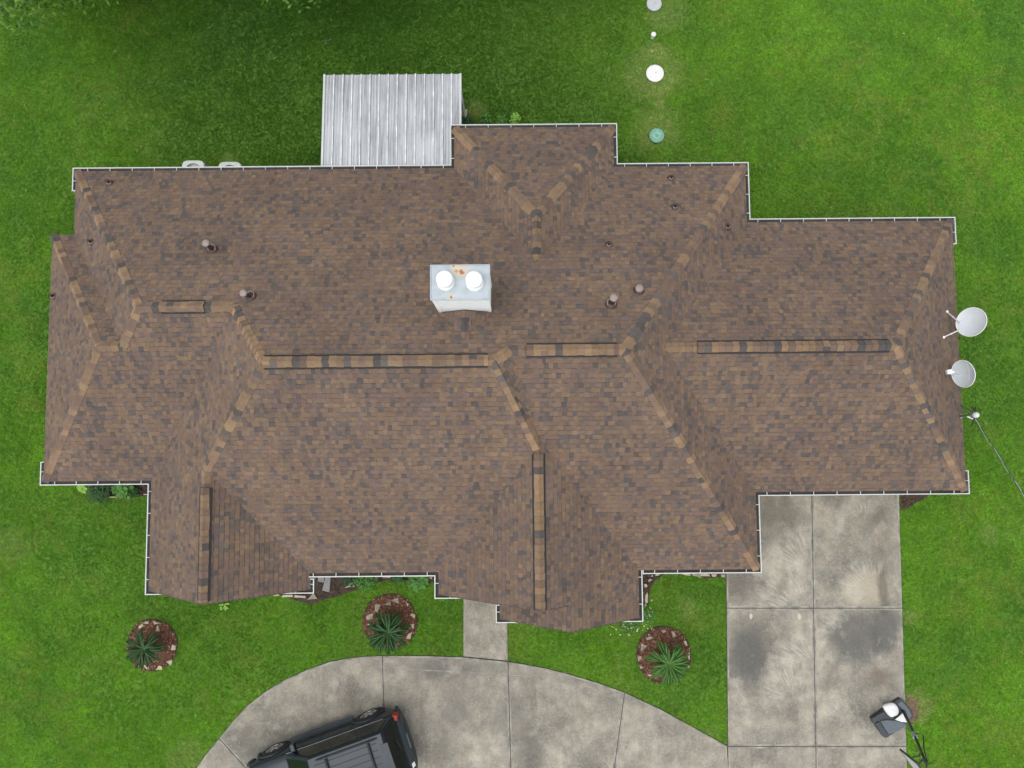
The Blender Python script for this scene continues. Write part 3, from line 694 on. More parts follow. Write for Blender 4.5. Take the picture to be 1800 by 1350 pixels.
t = MB(); t.box((fp.x-0.02, (fp.y+yn-0.18)/2, 0.62), (0.03, yn-0.22-fp.y, 1.05)); t.build('screen_panel', MT['grey'], patio)

# ------------------------------------------------------------------ air conditioners
for k, (x0, x1, yt, lab) in enumerate(((320,359,282,'white air conditioner condenser at the back eave, nearer the house corner'),(384,424,284.5,'white air conditioner condenser at the back eave, nearer the patio cover'))):
    z = 0.82; a = P(x0, yt, z); b = P(x1, yt, z); w = b.x-a.x; c = Vector(((a.x+b.x)/2, a.y-w/2, 0))
    t = thing('air_conditioner', c, lab, 'air conditioner', 'condensers behind the house')
    m_ = MB(); m_.box((c.x, c.y, 0.41), (w*0.93, w*0.93, 0.70)); bevel(m_.build('cabinet', MT['hvac'], t), 0.06, 3)
    for i in range(8):
        m_ = MB(); m_.box((c.x, c.y, 0.14+i*0.075), (w*0.955, w*0.955, 0.03)); bevel(m_.build('louvre', MT['fan'], t), 0.05, 2)
    m_ = MB(); n = 48; ro = []; ri = []
    for i in range(n):
        a_ = 2*math.pi*i/n; cs, sn = math.cos(a_), math.sin(a_); q = (abs(cs)**5+abs(sn)**5)**(-1/5)*w/2
        ro.append((cs*q, sn*q)); ri.append((cs*w*0.36, sn*w*0.36))
    m_.grid([[Vector((c.x+p[0], c.y+p[1], z-0.07)) for p in ro], [Vector((c.x+p[0]*0.985, c.y+p[1]*0.985, z)) for p in ro], [Vector((c.x+p[0], c.y+p[1], z+0.012)) for p in ri], [Vector((c.x+p[0]*0.97, c.y+p[1]*0.97, z-0.03)) for p in ri]], True)
    m_.build('top_cover', MT['hvac'], t, False)
    m_ = MB(); m_.lathe([(w*0.345,0.0),(w*0.345,0.03),(0.01,0.03)], (c.x, c.y, z-0.13), 28); m_.build('fan_well', MT['grille'], t)
    for i in range(4):
        m_ = MB(); a_ = i*math.pi/2+0.4; r3 = Matrix.Rotation(a_, 3, 'Z') @ Matrix.Rotation(0.35, 3, 'X')
        m_.box(Vector((c.x, c.y, z-0.07))+Vector((math.cos(a_), math.sin(a_), 0))*w*0.17, (w*0.27, w*0.15, 0.006), r3); m_.build('fan_blade', MT['fan'], t)
    m_ = MB()
    for rr in (0.09, 0.17, 0.25, 0.33):
        m_.tube([Vector((c.x+math.cos(q)*w*rr, c.y+math.sin(q)*w*rr, z+0.012)) for q in np.linspace(0, 2*math.pi, 25)], 0.004, 5, False)
    m_.build('wire_guard', MT['grille'], t)

# ------------------------------------------------------------------ satellite dishes
def dish(c, nrm, rx, ry, spin, label, kind):
    t = thing('satellite_dish', (c.x, c.y, ZE), label, 'satellite dish', 'satellite dishes on the house edge')
    q = Vector((0,0,1)).rotation_difference(nrm); sp = Matrix.Rotation(spin, 3, 'Z')
    def W(x, y, z): return c + q @ (sp @ Vector((x, y, z)))
    m_ = MB(); rows_ = []
    for f in (0.02, 0.25, 0.5, 0.75, 0.94, 1.0): rows_.append([W(rx*f*math.cos(a), ry*f*math.sin(a), 0.09*f*f-0.09) for a in np.linspace(0, 2*math.pi, 41)[:-1]])
    m_.grid(rows_, True); m_.face(rows_[0][::-1])
    rows2 = [[p-(q @ Vector((0,0,0.012))) for p in r_] for r_ in rows_][::-1]; m_.grid(rows2, True)
    ro = m_.build('reflector', MT['grey'], t, True)
    m_ = MB(); m_.tube([W(rx*math.cos(a), ry*math.sin(a), 0.0) for a in np.linspace(0, 2*math.pi, 41)], 0.011, 6, False); m_.build('rim', MT['lidwhite'], t, True)
    return t, W
cA = P(1707, 566, ZE+1.0)
tA, WA = dish(cA, Vector((-0.85, 0.08, 0.52)).normalized(), 0.365, 0.365, 0.0, 'round grey satellite dish held by two thin struts over the eave', 0)
for (px, py, ex, ey) in ((1664,548,1688,568),(1658,593,1689,579)):
    a = onroof(px, py, 'Er'); b = P(ex, ey, ZE+0.82); m_ = MB(); m_.tube([a, b], 0.016, 8); m_.tube([a-Vector((0,0,0.0)), a+Vector((0,0,0.03))], 0.035, 10); m_.build('strut', MT['lidwhite'], tA)
    fj = a.lerp(b, 0.45); m_ = MB(); m_.tube([a.lerp(b,0.42), a.lerp(b,0.5)], 0.022, 8); m_.build('strut_clamp', MT['lidwhite'], tA)
a = P(1686, 577, ZE+0.05); a = Vector((G['Er']-0.12, P(1686,577,ZE+.1).y, ZE+0.05)); m_ = MB(); m_.tube([a, a+Vector((0,0,0.55)), WA(-0.05,0,-0.14), WA(0,0,-0.10)], 0.026, 10); m_.build('mast', MT['steel'], tA, True)
m_ = MB(); m_.tube([a+Vector((0.05,0,0)), a+Vector((0.10,-0.15,0.10)), a+Vector((0.12,-0.28,0.02)), a+Vector((0.06,-0.22,-0.1))], 0.010, 6); m_.build('cable', MT['cable'], tA)
cB = P(1693, 657, ZE+0.85)
tB, WB = dish(cB, Vector((-0.96, -0.14, 0.24)).normalized(), 0.345, 0.345, 0.0, 'oval grey satellite dish with pale lettering and a receiver arm over the roof', 1)
m_ = MB(); lnb = P(1668, 653.5, ZE+1.05); e0 = WB(-0.25, -0.02, -0.04)
m_.tube([WB(-0.05,-0.05,-0.13), e0-Vector((0.05,0.04,0.03)), lnb+Vector((0.06,-0.05,-0.02))], 0.016, 8); m_.build('receiver_arm', MT['grey'], tB)
m_ = MB(); m_.box(lnb, (0.13, 0.115, 0.10), Matrix.Rotation(0.2, 3, 'Z')); m_.tube([lnb, lnb+Vector((0.125,-0.005,-0.01))], 0.035, 12); bevel(m_.build('receiver', MT['lidwhite'], tB), 0.015)
a = Vector((G['Er']-0.15, cB.y, ZE+0.06)); m_ = MB(); m_.tube([a, a+Vector((0,0,0.5)), WB(0,0,-0.12)], 0.026, 10); m_.build('mast', MT['steel'], tB, True)
# faint raised lettering, too blurred in the photo to be read: pale strokes only
m_ = MB(); strokes = [(-0.235,0.06,0.055),(-0.20,0.055,0.02),(-0.165,0.06,0.045),(-0.11,0.03,0.05),(-0.075,0.03,0.05),(-0.04,0.03,0.05),(-0.005,0.03,0.05),(0.03,0.03,0.05),(0.065,0.03,0.05),(0.10,0.045,0.05),(0.14,0.02,0.05),(0.175,0.03,0.05)]
for (yy, w_, h_) in strokes:
    def dz(x, y): f2 = (x/0.345)**2+(y/0.345)**2; return 0.09*f2-0.09+0.003
    x0, x1 = 0.075, 0.075+h_; y0, y1 = -yy-0.012, -yy+0.012
    m_.face([WB(x0,y0,dz(x0,y0)), WB(x1,y0,dz(x1,y0)), WB(x1,y1,dz(x1,y1)), WB(x0,y1,dz(x0,y1))])
m_.build('lettering', MT['fluewhite'], tB)

# ------------------------------------------------------------------ electrical service mast and its drop line
mb0 = Vector((G['Er']-0.06, P(1690,732,ZE+.1).y, ZE-0.3)); hd = P(1716, 729.5, ZE+0.80)
mast = thing('service_mast', (mb0.x, mb0.y, ZE), 'grey electrical service mast with weatherhead rising through the roof edge', 'service mast')
m_ = MB(); m_.tube([mb0, hd-Vector((0,0,0.12))], 0.034, 12); m_.lathe([(0.10,0),(0.08,0.03),(0.05,0.06)], Vector((mb0.x-0.03, mb0.y, ZE+0.03)), 14); m_.build('conduit', MT['steel'], mast, True)
m_ = MB(); m_.lathe([(0.035,-0.13),(0.055,-0.10),(0.078,-0.03),(0.07,0.03),(0.035,0.07),(0.004,0.08)], hd, 16); m_.build('weatherhead', MT['hvac'], mast, True)
m_ = MB()
for k, (dx, dy) in enumerate(((-0.30,0.30),(-0.02,0.26),(0.06,0.24),(-0.05,-0.22))):
    b = P(1712, 736, ZE+0.55); pts = []
    for t in np.linspace(0, 1, 12): pts.append(hd.lerp(b, t)+Vector((dx, dy, 0.05))*math.sin(math.pi*t)+Vector((0,0,-0.12))*math.sin(math.pi*t))
    m_.tube(pts, 0.011, 6)
m_.build('drip_loop', MT['cable'], mast, True)
m_ = MB(); m_.tube([Vector((hd.x-0.05, hd.y-0.03, ZE+0.52)), P(1712,737,ZE+0.52)], 0.02, 8); m_.build('insulator', MT['lidwhite'], mast, True)
l0 = P(1713, 736, ZE+0.52); l1 = P(1800, 866, ZE+0.75); dirv = (l1-l0); pts = [l0+dirv*t+Vector((0,0,-0.12*math.sin(math.pi*min(1,t/4.5)))) for t in np.linspace(0, 4.5, 120)]
pl_ = thing('power_line', (l0.x, l0.y, l0.z), 'twisted overhead power line leaving the mast towards the lower right corner', 'power line')
for k in range(3):
    m_ = MB(); m_.tube([p+Vector((math.cos(i*0.55+k*2.1)*0.008, math.sin(i*0.55+k*2.1)*0.008, math.sin(i*0.55+k*2.1+1)*0.008)) for i, p in enumerate(pts)], 0.0075, 5)
    m_.build('conductor', MT['alu'] if k == 0 else MT['cable'], pl_)

# ------------------------------------------------------------------ lids in the back lawn
def lid(name, px, py, r, z, mat, label, cat, ribs=False):
    c = P(px, py, z); c.z = 0
    t = thing(name, c, label, cat)
    m_ = MB(); m_.lathe([(r*0.97,-0.02),(r*0.97,z*0.7),(r,z*0.72),(r,z*0.95),(r*0.96,z),(r*0.5,z+0.018),(0.004,z+0.022)], c, 36); m_.build('cover', mat, t, True)
    if ribs:
        for i in range(18):
            a = i*math.pi/9; m_ = MB(); m_.box(c+Vector((math.cos(a)*r*0.52, math.sin(a)*r*0.52, z+0.012)), (r*0.78, 0.014, 0.016), Matrix.Rotation(a, 3, 'Z')); m_.build('rib', MT['lidgreen2'], t)
    m_ = MB(); m_.lathe([(0.016,0),(0.016,0.012),(0.003,0.014)], c+Vector((0.02,0.01,z+0.018)), 10); m_.build('bolt', MT['pipecap'] if not ribs else MT['lidgreen2'], t)
    return t
lid('septic_lid', 1150, 6, 0.235, 0.10, MT['lidgrey'], 'pale grey round septic lid at the top edge of the lawn', 'septic lid')
lid('septic_lid', 1151.5, 128.5, 0.275, 0.10, MT['lidwhite'], 'large bright white round septic lid in a ring of dry grass', 'septic lid')
lid('septic_lid', 1154.5, 238, 0.235, 0.10, MT['lidgreen'], 'green ribbed round septic lid nearest the house', 'septic lid', True)
c = P(1149, 60, 0.2); c.z = 0; t = thing('cleanout_pipe', c, 'small white capped pipe standing between two round lids', 'pipe')
m_ = MB(); m_.tube([c, c+Vector((0,0,0.16))], 0.06, 18); m_.build('pipe', MT['lidwhite'], t, True)
m_ = MB(); m_.lathe([(0.072,0.15),(0.078,0.16),(0.078,0.205),(0.07,0.215),(0.004,0.222)], c, 20); m_.build('pipe_cap', MT['lidwhite'], t, True)

# ------------------------------------------------------------------ planting beds with stones, sago palms
def chips(poly, n, z, parent, seed, dark=False):
    r = random.Random(seed); xs = [p[0] for p in poly]; ys_ = [p[1] for p in poly]; m_ = MB(); k = 0
    while k < n:
        x, y = r.uniform(min(xs), max(xs)), r.uniform(min(ys_), max(ys_)); k += 1
        if not inpoly1(x, y, poly): continue
        a = r.uniform(0, 6.28); l = r.uniform(0.012, 0.04); w_ = l*r.uniform(0.25, 0.5)
        rot = Matrix.Rotation(a, 3, 'Z') @ Matrix.Rotation(r.uniform(-0.5,0.5), 3, 'Y')
        v_ = r.choice([(0.075,0.05,0.034),(0.05,0.036,0.026),(0.10,0.075,0.05),(0.13,0.06,0.04),(0.035,0.026,0.02)] if dark else [(0.16,0.07,0.045),(0.11,0.045,0.03),(0.21,0.10,0.06),(0.075,0.04,0.028),(0.26,0.16,0.10)])
        m_.face([Vector((x, y, z+r.uniform(0.004,0.018)))+rot @ Vector(q) for q in ((-l,-w_,0),(l,-w_,0.0),(l,w_,0),(-l,w_,0))], v_)
    return tag(m_.build('mulch_chips', MT['chip'], parent), kind='stuff')
def inpoly1(x, y, poly):
    ins = False; n = len(poly)
    for i in range(n):
        x0, y0 = poly[i]; x1, y1 = poly[(i+1)%n]
        if (y0 > y) != (y1 > y) and x < (x1-x0)*(y-y0)/(y1-y0)+x0: ins = not ins
    return ins
def chipmat():
    m, nt, b = nodes('mulch_chip'); at = nd(nt, 'ShaderNodeAttribute', attribute_name='tint', attribute_type='GEOMETRY')
    nt.links.new(at.outputs['Color'], b.inputs['Base Color']); b.inputs['Roughness'].default_value = 1.0; b.inputs['Specular IOR Level'].default_value = 0.1; return m
MT['chip'] = chipmat()
def stone(poly_px, parent, seed, mat, z0=0.0, z1=0.06):
    r = random.Random(seed); pl = px2(poly_px, z1)
    # break straight edges a little
    out = []; k = len(pl)
    for i in range(k):
        a, b = Vector(pl[i]), Vector(pl[(i+1)%k]); out.append(tuple(a)); n = Vector((-(b-a).y, (b-a).x))
        out.append(tuple(a.lerp(b, r.uniform(0.4,0.6))+n*r.uniform(-0.06,0.05)))
    m_ = MB(); m_.prism(out, z0-0.02, z1, 0.07); o = m_.build('edging_stone', mat, parent); bevel(o, 0.008, 2); return o
def bed(cpx, cpy, rpx, label, stones, seed, org):
    c = P(cpx, cpy, 0.03); R_b = rpx/58.2; r = random.Random(seed); n = 44
    poly = []
    for i in range(n):
        a = 2*math.pi*i/n; q = R_b*(1+0.05*mnoise.noise(Vector((math.cos(a)*1.3+seed, math.sin(a)*1.3, 0)))+r.uniform(-0.018,0.018)); poly.append((c.x+math.cos(a)*q, c.y+math.sin(a)*q))
    t = thing('planting_bed', (c.x, c.y, 0), label, 'planting bed', 'round mulch beds in the front lawn')
    m_ = MB(); rows_ = []
    for f, z in ((1.06,-0.02),(1.0,0.012),(0.85,0.03),(0.5,0.05),(0.1,0.06)): rows_.append([Vector((c.x+(p[0]-c.x)*f, c.y+(p[1]-c.y)*f, z)) for p in poly])
    m_.grid(rows_, True); m_.face(rows_[-1]); m_.build('mulch', MT['mulch'], t)
    m_ = MB(); m_.grid([rows_[0], [p+Vector((0,0,0.004)) for p in rows_[1]], [Vector((c.x+(p[0]-c.x)*0.93, c.y+(p[1]-c.y)*0.93, 0.028)) for p in poly]], True); m_.build('soil_rim', MT['soil'], t)
    chips(poly, 1500, 0.045, t, seed)
    for i, s in enumerate(stones): stone([(org[0]+x/9.0, org[1]+y/9.0) for x, y in s], t, seed*50+i, MT['stonegrey'] if (seed == 3 and i < 6) or (seed == 2 and i in (0,1,2,8)) else MT['stone'], 0.0, 0.075)
    NOGRASS.append([(c.x+(p[0]-c.x)*1.0, c.y+(p[1]-c.y)*1.0) for p in poly]); return c
S1_ = [[(627,405),(730,370),(735,425)],[(560,465),(625,415),(660,450),(580,505)],[(800,370),(935,410),(810,435)],[(840,540),(850,470),(880,435),(905,540)],[(1075,835),(1095,740),(1160,765),(1150,840)],[(1005,1020),(1100,990),(1095,1050),(1075,1085)],[(855,1150),(870,1095),(900,1075),(940,1095),(950,1150)],[(630,1065),(690,1070),(745,1110),(710,1145),(650,1100)]]
S2_ = [[(520,600),(535,465),(630,470),(575,605)],[(660,475),(765,420),(790,495)],[(775,410),(900,360),(910,465)],[(1005,415),(1070,470),(1045,510)],[(1080,650),(1115,605),(1170,635),(1160,695)],[(1085,785),(1155,775),(1135,865)],[(1020,1015),(1050,945),(1125,900),(1095,1020)],[(915,1060),(1005,1040),(950,1100)],[(380,680),(430,625),(515,610),(500,700),(410,725)],[(412,790),(440,760),(450,800)],[(510,965),(545,930),(560,960)]]
S3_ = [[(650,350),(700,325),(740,360),(685,390)],[(810,345),(855,370),(895,430),(835,465)],[(410,460),(485,430),(530,465),(420,505)],[(335,545),(440,585),(330,680)],[(275,755),(340,745),(345,800),(290,840)],[(305,890),(385,930),(320,955)],[(415,1045),(495,1040),(510,1100)],[(1000,505),(1045,510),(1070,580),(1040,585)],[(1070,700),(1110,690),(1105,810),(1085,815)],[(1020,940),(1095,900),(1105,930),(1060,970)]]
b1 = bed(267, 1134, 43.5, 'round mulch bed ringed with pale stones, leftmost in the front lawn', S1_, 1, (180,1050))
b2 = bed(685, 1092, 46.5, 'round mulch bed ringed with stones left of the walkway', S2_, 2, (600,1010))
b3 = bed(1167, 1151, 47.5, 'round mulch bed ringed with stones right of the walkway', S3_, 3, (1090,1070))
def frond_mesh(name, leafm, ribm, seed, L=0.72):
    r = random.Random(seed); m_ = MB(); rb = MB(); pts = []
    for i in range(15):
        t = i/14; pts.append(Vector((L*(t-0.10*t*t), 0, 0.34*math.sin(t*2.15)*L*0.62-0.16*t*t*L)))
    for i in range(1, 15):
        for f in (0.0, 0.5):
            if i == 14 and f: continue
            p = pts[i].lerp(pts[min(i+1,14)], f); t = (i+f)/14; ll = 0.085*math.sin(math.pi*min(1, 0.18+t*0.80))**0.6*r.uniform(0.85,1.1)
            for s in (-1, 1):
                fw = 0.62+0.5*t; d = Vector((fw, s*1.0, 0.28-0.25*t)).normalized(); w_ = 0.013
                tip = p+d*ll-Vector((0,0,0.02)); mid = p+d*ll*0.5+Vector((0,0,0.006)); ax = Vector((1,0,0))*w_
                m_.face([p-ax*0.8, p+ax*0.8, mid+ax, tip, mid-ax])
    rb.tube(pts, [0.011*(1-0.75*i/14)+0.002 for i in range(15)], 5)
    return m_.mesh(name, leafm), rb.mesh('midrib', ribm)
def palm(px, py, label, dark, nf, seed, tilt=(0,0), scale=1.0):
    top = P(px, py, 0.62); base = Vector((top.x-tilt[0], top.y-tilt[1], 0.03))
    t = thing('sago_palm', base, label, 'palm', 'sago palms in the round beds')
    m_ = MB(); ctr = Vector((top.x, top.y, 0.58)); m_.tube([base-Vector((0,0,0.03)), base.lerp(ctr,0.5), ctr], [0.15,0.14,0.085], 14); m_.build('trunk', MT['bark'], t)
    m_ = MB(); m_.lathe([(0.075,0),(0.065,0.05),(0.03,0.085),(0.004,0.09)], ctr-Vector((0,0,0.01)), 12); m_.build('crown_bud', MT['rachisbud'], t, True)
    r = random.Random(seed); vs = [frond_mesh('frond', MT['frond_dark'] if dark else MT['frond'], MT['rachis_dark'] if dark else MT['rachis'], seed*10+i) for i in range(3)]
    for i in range(nf):
        lay = i % 3; a = i*2.39996+r.uniform(-0.12,0.12); el = (-0.10, 0.22, 0.52)[lay]+r.uniform(-0.1,0.1); s = scale*(1.0, 0.95, 0.82)[lay]*r.uniform(0.92,1.06)
        lm, rm = r.choice(vs)
        o = link('frond', lm, t, True); o.matrix_local = Matrix.Translation(ctr-base+Vector((0,0,0.02*lay))) @ Matrix.Rotation(a, 4, 'Z') @ Matrix.Rotation(-el, 4, 'Y') @ Matrix.Rotation(r.uniform(-0.25,0.25), 4, 'X') @ Matrix.Scale(s, 4)
        k = link('midrib', rm, o, True)
MT['rachisbud'] = pmat('palm_bud', (0.20,0.15,0.08), 0.9, var=0.3, scale=40)
palm(254, 1140, 'dark green sago palm in the leftmost round bed', True, 62, 1, (-0.08,-0.06), 0.88)
palm(682.5, 1111, 'dark green sago palm in the bed left of the walkway', True, 72, 2, (-0.02,-0.10), 0.98)
palm(1175, 1166, 'bright green sago palm in the bed right of the walkway', False, 62, 3, (0.06,-0.10), 1.0)

# beds along the house front
def strip_bed(poly_px, label, stones, scale_, org, seed, mat='soil', n=500):
    pl = px2(poly_px, 0.02); cx = sum(p[0] for p in pl)/len(pl); cy = sum(p[1] for p in pl)/len(pl)
    t = thing('planting_bed', (cx, cy, 0), label, 'planting bed')
    m_ = MB(); m_.prism(pl, -0.02, 0.022, 0.02); m_.build('soil', MT[mat], t); chips(pl, n, 0.022, t, seed, True)
    for i, s in enumerate(stones): stone([(org[0]+x/scale_, org[1]+y/scale_) for x, y in s], t, seed*60+i, MT['stonegrey'] if i % 3 == 1 else MT['stone'], 0.0, 0.09)
    NOGRASS.append(pl); return t
strip_bed([(470,1030),(500,1050),(545,1063),(572,1054),(606,1044),(640,1032),(680,1020),(766,1024),(766,985),(545,985),(470,1000)], 'stone edged soil bed under the front eave with two loose planks', 
  [[(700,305),(780,235),(815,290)],[(330,420),(395,345),(440,410)],[(75,395),(95,368),(190,365),(205,392)],[(0,385),(10,350),(60,355),(62,378)],[(1085,205),(1080,180),(1160,180),(1165,205)],[(1515,200),(1575,185),(1570,217)],[(208,400),(205,368),(320,378),(325,405)]], 5.625, (480,980), 21, 'soil', 900)
strip_bed([(1127,1008),(1170,1008),(1150,1022),(1142,1038),(1140,1062),(1127,1068),(1118,1060),(1118,1008)], 'dark corner bed with stones beside the entry gable', 
  [[(385,295),(430,270),(432,312)],[(350,362),(380,330),(430,350),(370,395)],[(290,420),(330,410),(345,460),(305,480)],[(310,600),(345,540),(348,720),(312,740)],[(285,745),(330,735),(325,765)],[(465,290),(475,255),(550,255),(505,295)]], 9.0, (1100,980), 22, 'soil', 250)
strip_bed([(1190,1000),(1277,1000),(1277,1014),(1240,1017),(1230,1013),(1195,1010)], 'row of flat stones under the eave beside the parking pad', 
  [[(880,265),(885,245),(1035,250),(1030,290)],[(1055,290),(1050,245),(1190,270),(1190,325)],[(1195,298),(1150,262),(1330,262),(1340,300)],[(1370,305),(1352,262),(1440,260),(1435,305)],[(1510,310),(1508,260),(1578,262),(1575,315)]], 9.0, (1100,980), 23, 'soil', 200)
strip_bed([(176,876),(262,872),(270,840),(170,840),(150,858)], 'narrow planted bed under the left front eave', [[(775,482),(970,484),(965,512),(800,508)],[(980,485),(1205,495),(1200,515),(985,510)],[(1475,430),(1570,432),(1560,455),(1490,455)]], 11.25, (120,830), 24, 'soil', 300)
strip_bed([(1582,866),(1640,866),(1618,880),(1604,886),(1596,893),(1583,896)], 'dark bare soil patch at the garage corner of the parking pad', [], 1, (0,0), 25, 'soil', 350)
for pts_, lab in (([(440,235),(450,185),(507,185),(500,250)], 'short grey wooden plank lying on the front bed soil'), ([(488,325),(518,185),(572,185),(556,342)], 'long grey wooden plank lying on the front bed soil')):
    pl = px2([(480+x/5.625, 980+y/5.625) for x, y in pts_], 0.07); m_ = MB(); m_.prism(pl, 0.03, 0.07 if 'short' in lab else 0.085); tag(bevel(m_.build('plank', MT['plank']), 0.006), lab, 'plank')

# ------------------------------------------------------------------ shrubs and small plants
def shrub(name, px, py, r_, h, n, leaf, mat, label, seed, cat='shrub', sq=1.0, parent_z=0.0):
    c = P(px, py, h*0.6); c.z = parent_z; r = random.Random(seed)
    t = thing(name, c, label, cat)
    m_ = MB()
    for k in range(7):
        a = r.uniform(0, 6.28); q = r.uniform(0.3, 0.8)*r_; m_.tube([c, c+Vector((math.cos(a)*q*0.5, math.sin(a)*q*0.5, h*0.5)), c+Vector((math.cos(a)*q, math.sin(a)*q, h*r.uniform(0.7,0.95)))], [0.01,0.007,0.003], 5)
    m_.build('stem', MT['bark'], t)
    m_ = MB()
    for k in range(n):
        a = r.uniform(0, 6.28); q = math.sqrt(r.random())*r_*(0.85+0.3*mnoise.noise(Vector((math.cos(a)*2, math.sin(a)*2, seed)))); z = h*(1-0.55*(q/r_)**2)*r.uniform(0.45,1.0)
        p = c+Vector((math.cos(a)*q, math.sin(a)*q*sq, z)); b = r.uniform(0, 6.28); d = Vector((math.cos(b), math.sin(b), r.uniform(-0.35,0.35))).normalized(); s = Vector((-d.y, d.x, r.uniform(-0.4,0.4))).normalized()*leaf*0.34; l = leaf*r.uniform(0.7,1.25)
        m_.face([p, p+d*l*0.5+s+Vector((0,0,0.01)), p+d*l, p+d*l*0.5-s])
    m_.build('foliage', mat, t); return t
shrub('leafy_plant', 148, 858, 0.13, 0.30, 26, 0.16, MT['shrub_light'], 'lime green broad-leaved plant at the end of the left front bed', 1, 'plant')
shrub('shrub', 173, 862, 0.42, 0.42, 420, 0.07, MT['shrub_dark'], 'dark green low shrub beside the lime green plant', 2)
shrub('fern', 214, 858, 0.26, 0.35, 90, 0.17, MT['shrub'], 'bright green fern in the left front bed', 3, 'fern')
shrub('leafy_plant', 200, 860, 0.10, 0.25, 22, 0.10, MT['shrub'], 'small green plant between the dark shrub and the fern', 4, 'plant')
shrub('shrub', 236, 866, 0.18, 0.25, 110, 0.06, MT['shrub_dark'], 'small dark shrub at the corner of the left front bed', 5)
shrub('shrub', 642, 1017, 0.40, 0.42, 420, 0.065, MT['shrub'], 'dense green round shrub under the front eave', 6)
shrub('shrub', 615, 1020, 0.24, 0.35, 180, 0.06, MT['shrub_dark'], 'dark low shrub touching the dense round shrub', 7)
shrub('grass_clump', 733, 1019, 0.26, 0.32, 130, 0.20, MT['shrub'], 'spiky green grass clump below the front gutter', 8, 'plant')
shrub('leafy_plant', 700, 1014, 0.22, 0.3, 90, 0.10, MT['shrub_dark'], 'grey-green plant next to the grass clump', 9, 'plant')
for i, (x, y, lab) in enumerate(((854,208,'upright weed sprig nearest the patio cover'),(882,211,'upright weed sprig in the middle behind the rear wing'),(906,208,'upright weed sprig farthest from the patio cover'))):
    shrub('weed', x, y, 0.16, 0.55, 60, 0.10, MT['shrub_light'] if i == 2 else MT['shrub'], lab, 20+i, 'weed')
shrub('weed', 820, 213, 0.20, 0.3, 70, 0.10, MT['shrub_dark'], 'dark low weed beside the patio post footing', 24, 'weed')
shrub('weed', 393, 1066, 0.14, 0.12, 24, 0.10, MT['shrub_light'], 'pale weed in the lawn below the left gable', 25, 'weed')
shrub('leafy_plant', 1106, 1100, 0.34, 0.16, 150, 0.06, MT['shrub'], 'low weedy patch with tiny white flowers below the entry gable', 26, 'plant')
shrub('leafy_plant', 1138, 1082, 0.24, 0.2, 120, 0.06, MT['shrub'], 'low weedy plant beside the entry gable gutter', 27, 'plant')
r = random.Random(77); m_ = MB()
for k in range(60):
    px_, py_ = (r.gauss(1106, 16), r.gauss(1102, 7)) if k < 36 else (r.gauss(1141, 5), r.gauss(1085, 14))
    q = P(px_, py_, 0.11); a = r.uniform(0, 6.28); s = r.uniform(0.008, 0.017)
    m_.face([q+Vector((math.cos(a+i*math.pi/3)*s, math.sin(a+i*math.pi/3)*s, 0)) for i in range(6)])
tag(m_.build('white_flowers', MT['flower']), 'tiny white flowers sprinkled over the weeds by the entry gable', 'flowers', kind='stuff')
m_ = MB(); r = random.Random(78)
for k in range(170):
    px_, py_ = r.uniform(-20, 1820), r.uniform(-20, 1370)
    if 60 < px_ < 1710 and 130 < py_ < 1060: continue
    q = P(px_, py_, 0.075); a = r.uniform(0, 6.28); s = r.uniform(0.012, 0.035)
    if any(inpoly1(q.x, q.y, pl) for pl in NOGRASS[:3]): q.z = 0.052; s *= 0.5
    d = Vector((math.cos(a), math.sin(a), r.uniform(-.2,.2)))*s; e = Vector((-math.sin(a), math.cos(a), r.uniform(-.3,.3)))*s*0.55
    m_.face([q-d, q+e, q+d, q-e])
tag(m_.build('fallen_leaves', MT['deadleaf']), 'small dry leaves scattered over lawn and concrete', 'leaves', kind='stuff')
a = P(566, 72, 0.09); m_ = MB(); m_.tube([a, P(574,72,0.10), P(581,69,0.09)], 0.006, 5); m_.tube([P(574,72,0.10), P(572,78,0.09)], 0.005, 5)
tag(m_.build('twig', MT['plank']), 'thin forked pale twig lying in the shaded back lawn', 'twig')

# ------------------------------------------------------------------ the parked car
w_r, w_f = P(644, 1256, 0.38), P(487, 1313, 0.38)
hd_ = (w_f-w_r); ang = math.atan2(hd_.y, hd_.x); fw = Vector((math.cos(ang), math.sin(ang), 0)); lf = Vector((-fw.y, fw.x, 0))
mid = (w_r+w_f)/2 + lf*0.93; org_c = mid - fw*0.075; org_c.z = 0.045
car = thing('parked_car', org_c, 'black sport utility vehicle parked on the curved driveway with roof rails', 'car', rz=ang)
def carmat(name, col, rough, coat=0.0, metal=0.0, spec=0.5): return pmat(name, col, rough, metal, 0.05, 3, coat=coat, spec=spec)
MT['paint'] = carmat('black_car_paint', (0.016,0.023,0.030), 0.34, 0.0, 0.0, 0.32)
MT['trim'] = carmat('charcoal_trim', (0.034,0.043,0.050), 0.6, 0.0, 0.0, 0.2)
MT['glass'] = carmat('dark_car_glass', (0.005,0.008,0.007), 0.08, 0, 0, 0.35)
MT['tyre'] = carmat('tyre_rubber', (0.02,0.02,0.02), 0.85)
MT['rim'] = carmat('alloy_rim', (0.50,0.51,0.52), 0.3, 0, 0.6)
MT['red'] = carmat('tail_lamp_red', (0.26,0.022,0.014), 0.4, 0.0, 0.0, 0.2)
MT['headlamp'] = carmat('head_lamp_clear', (0.55,0.55,0.5), 0.15, 0.6)
MT['paper'] = carmat('white_sticker', (0.8,0.8,0.78), 0.6)
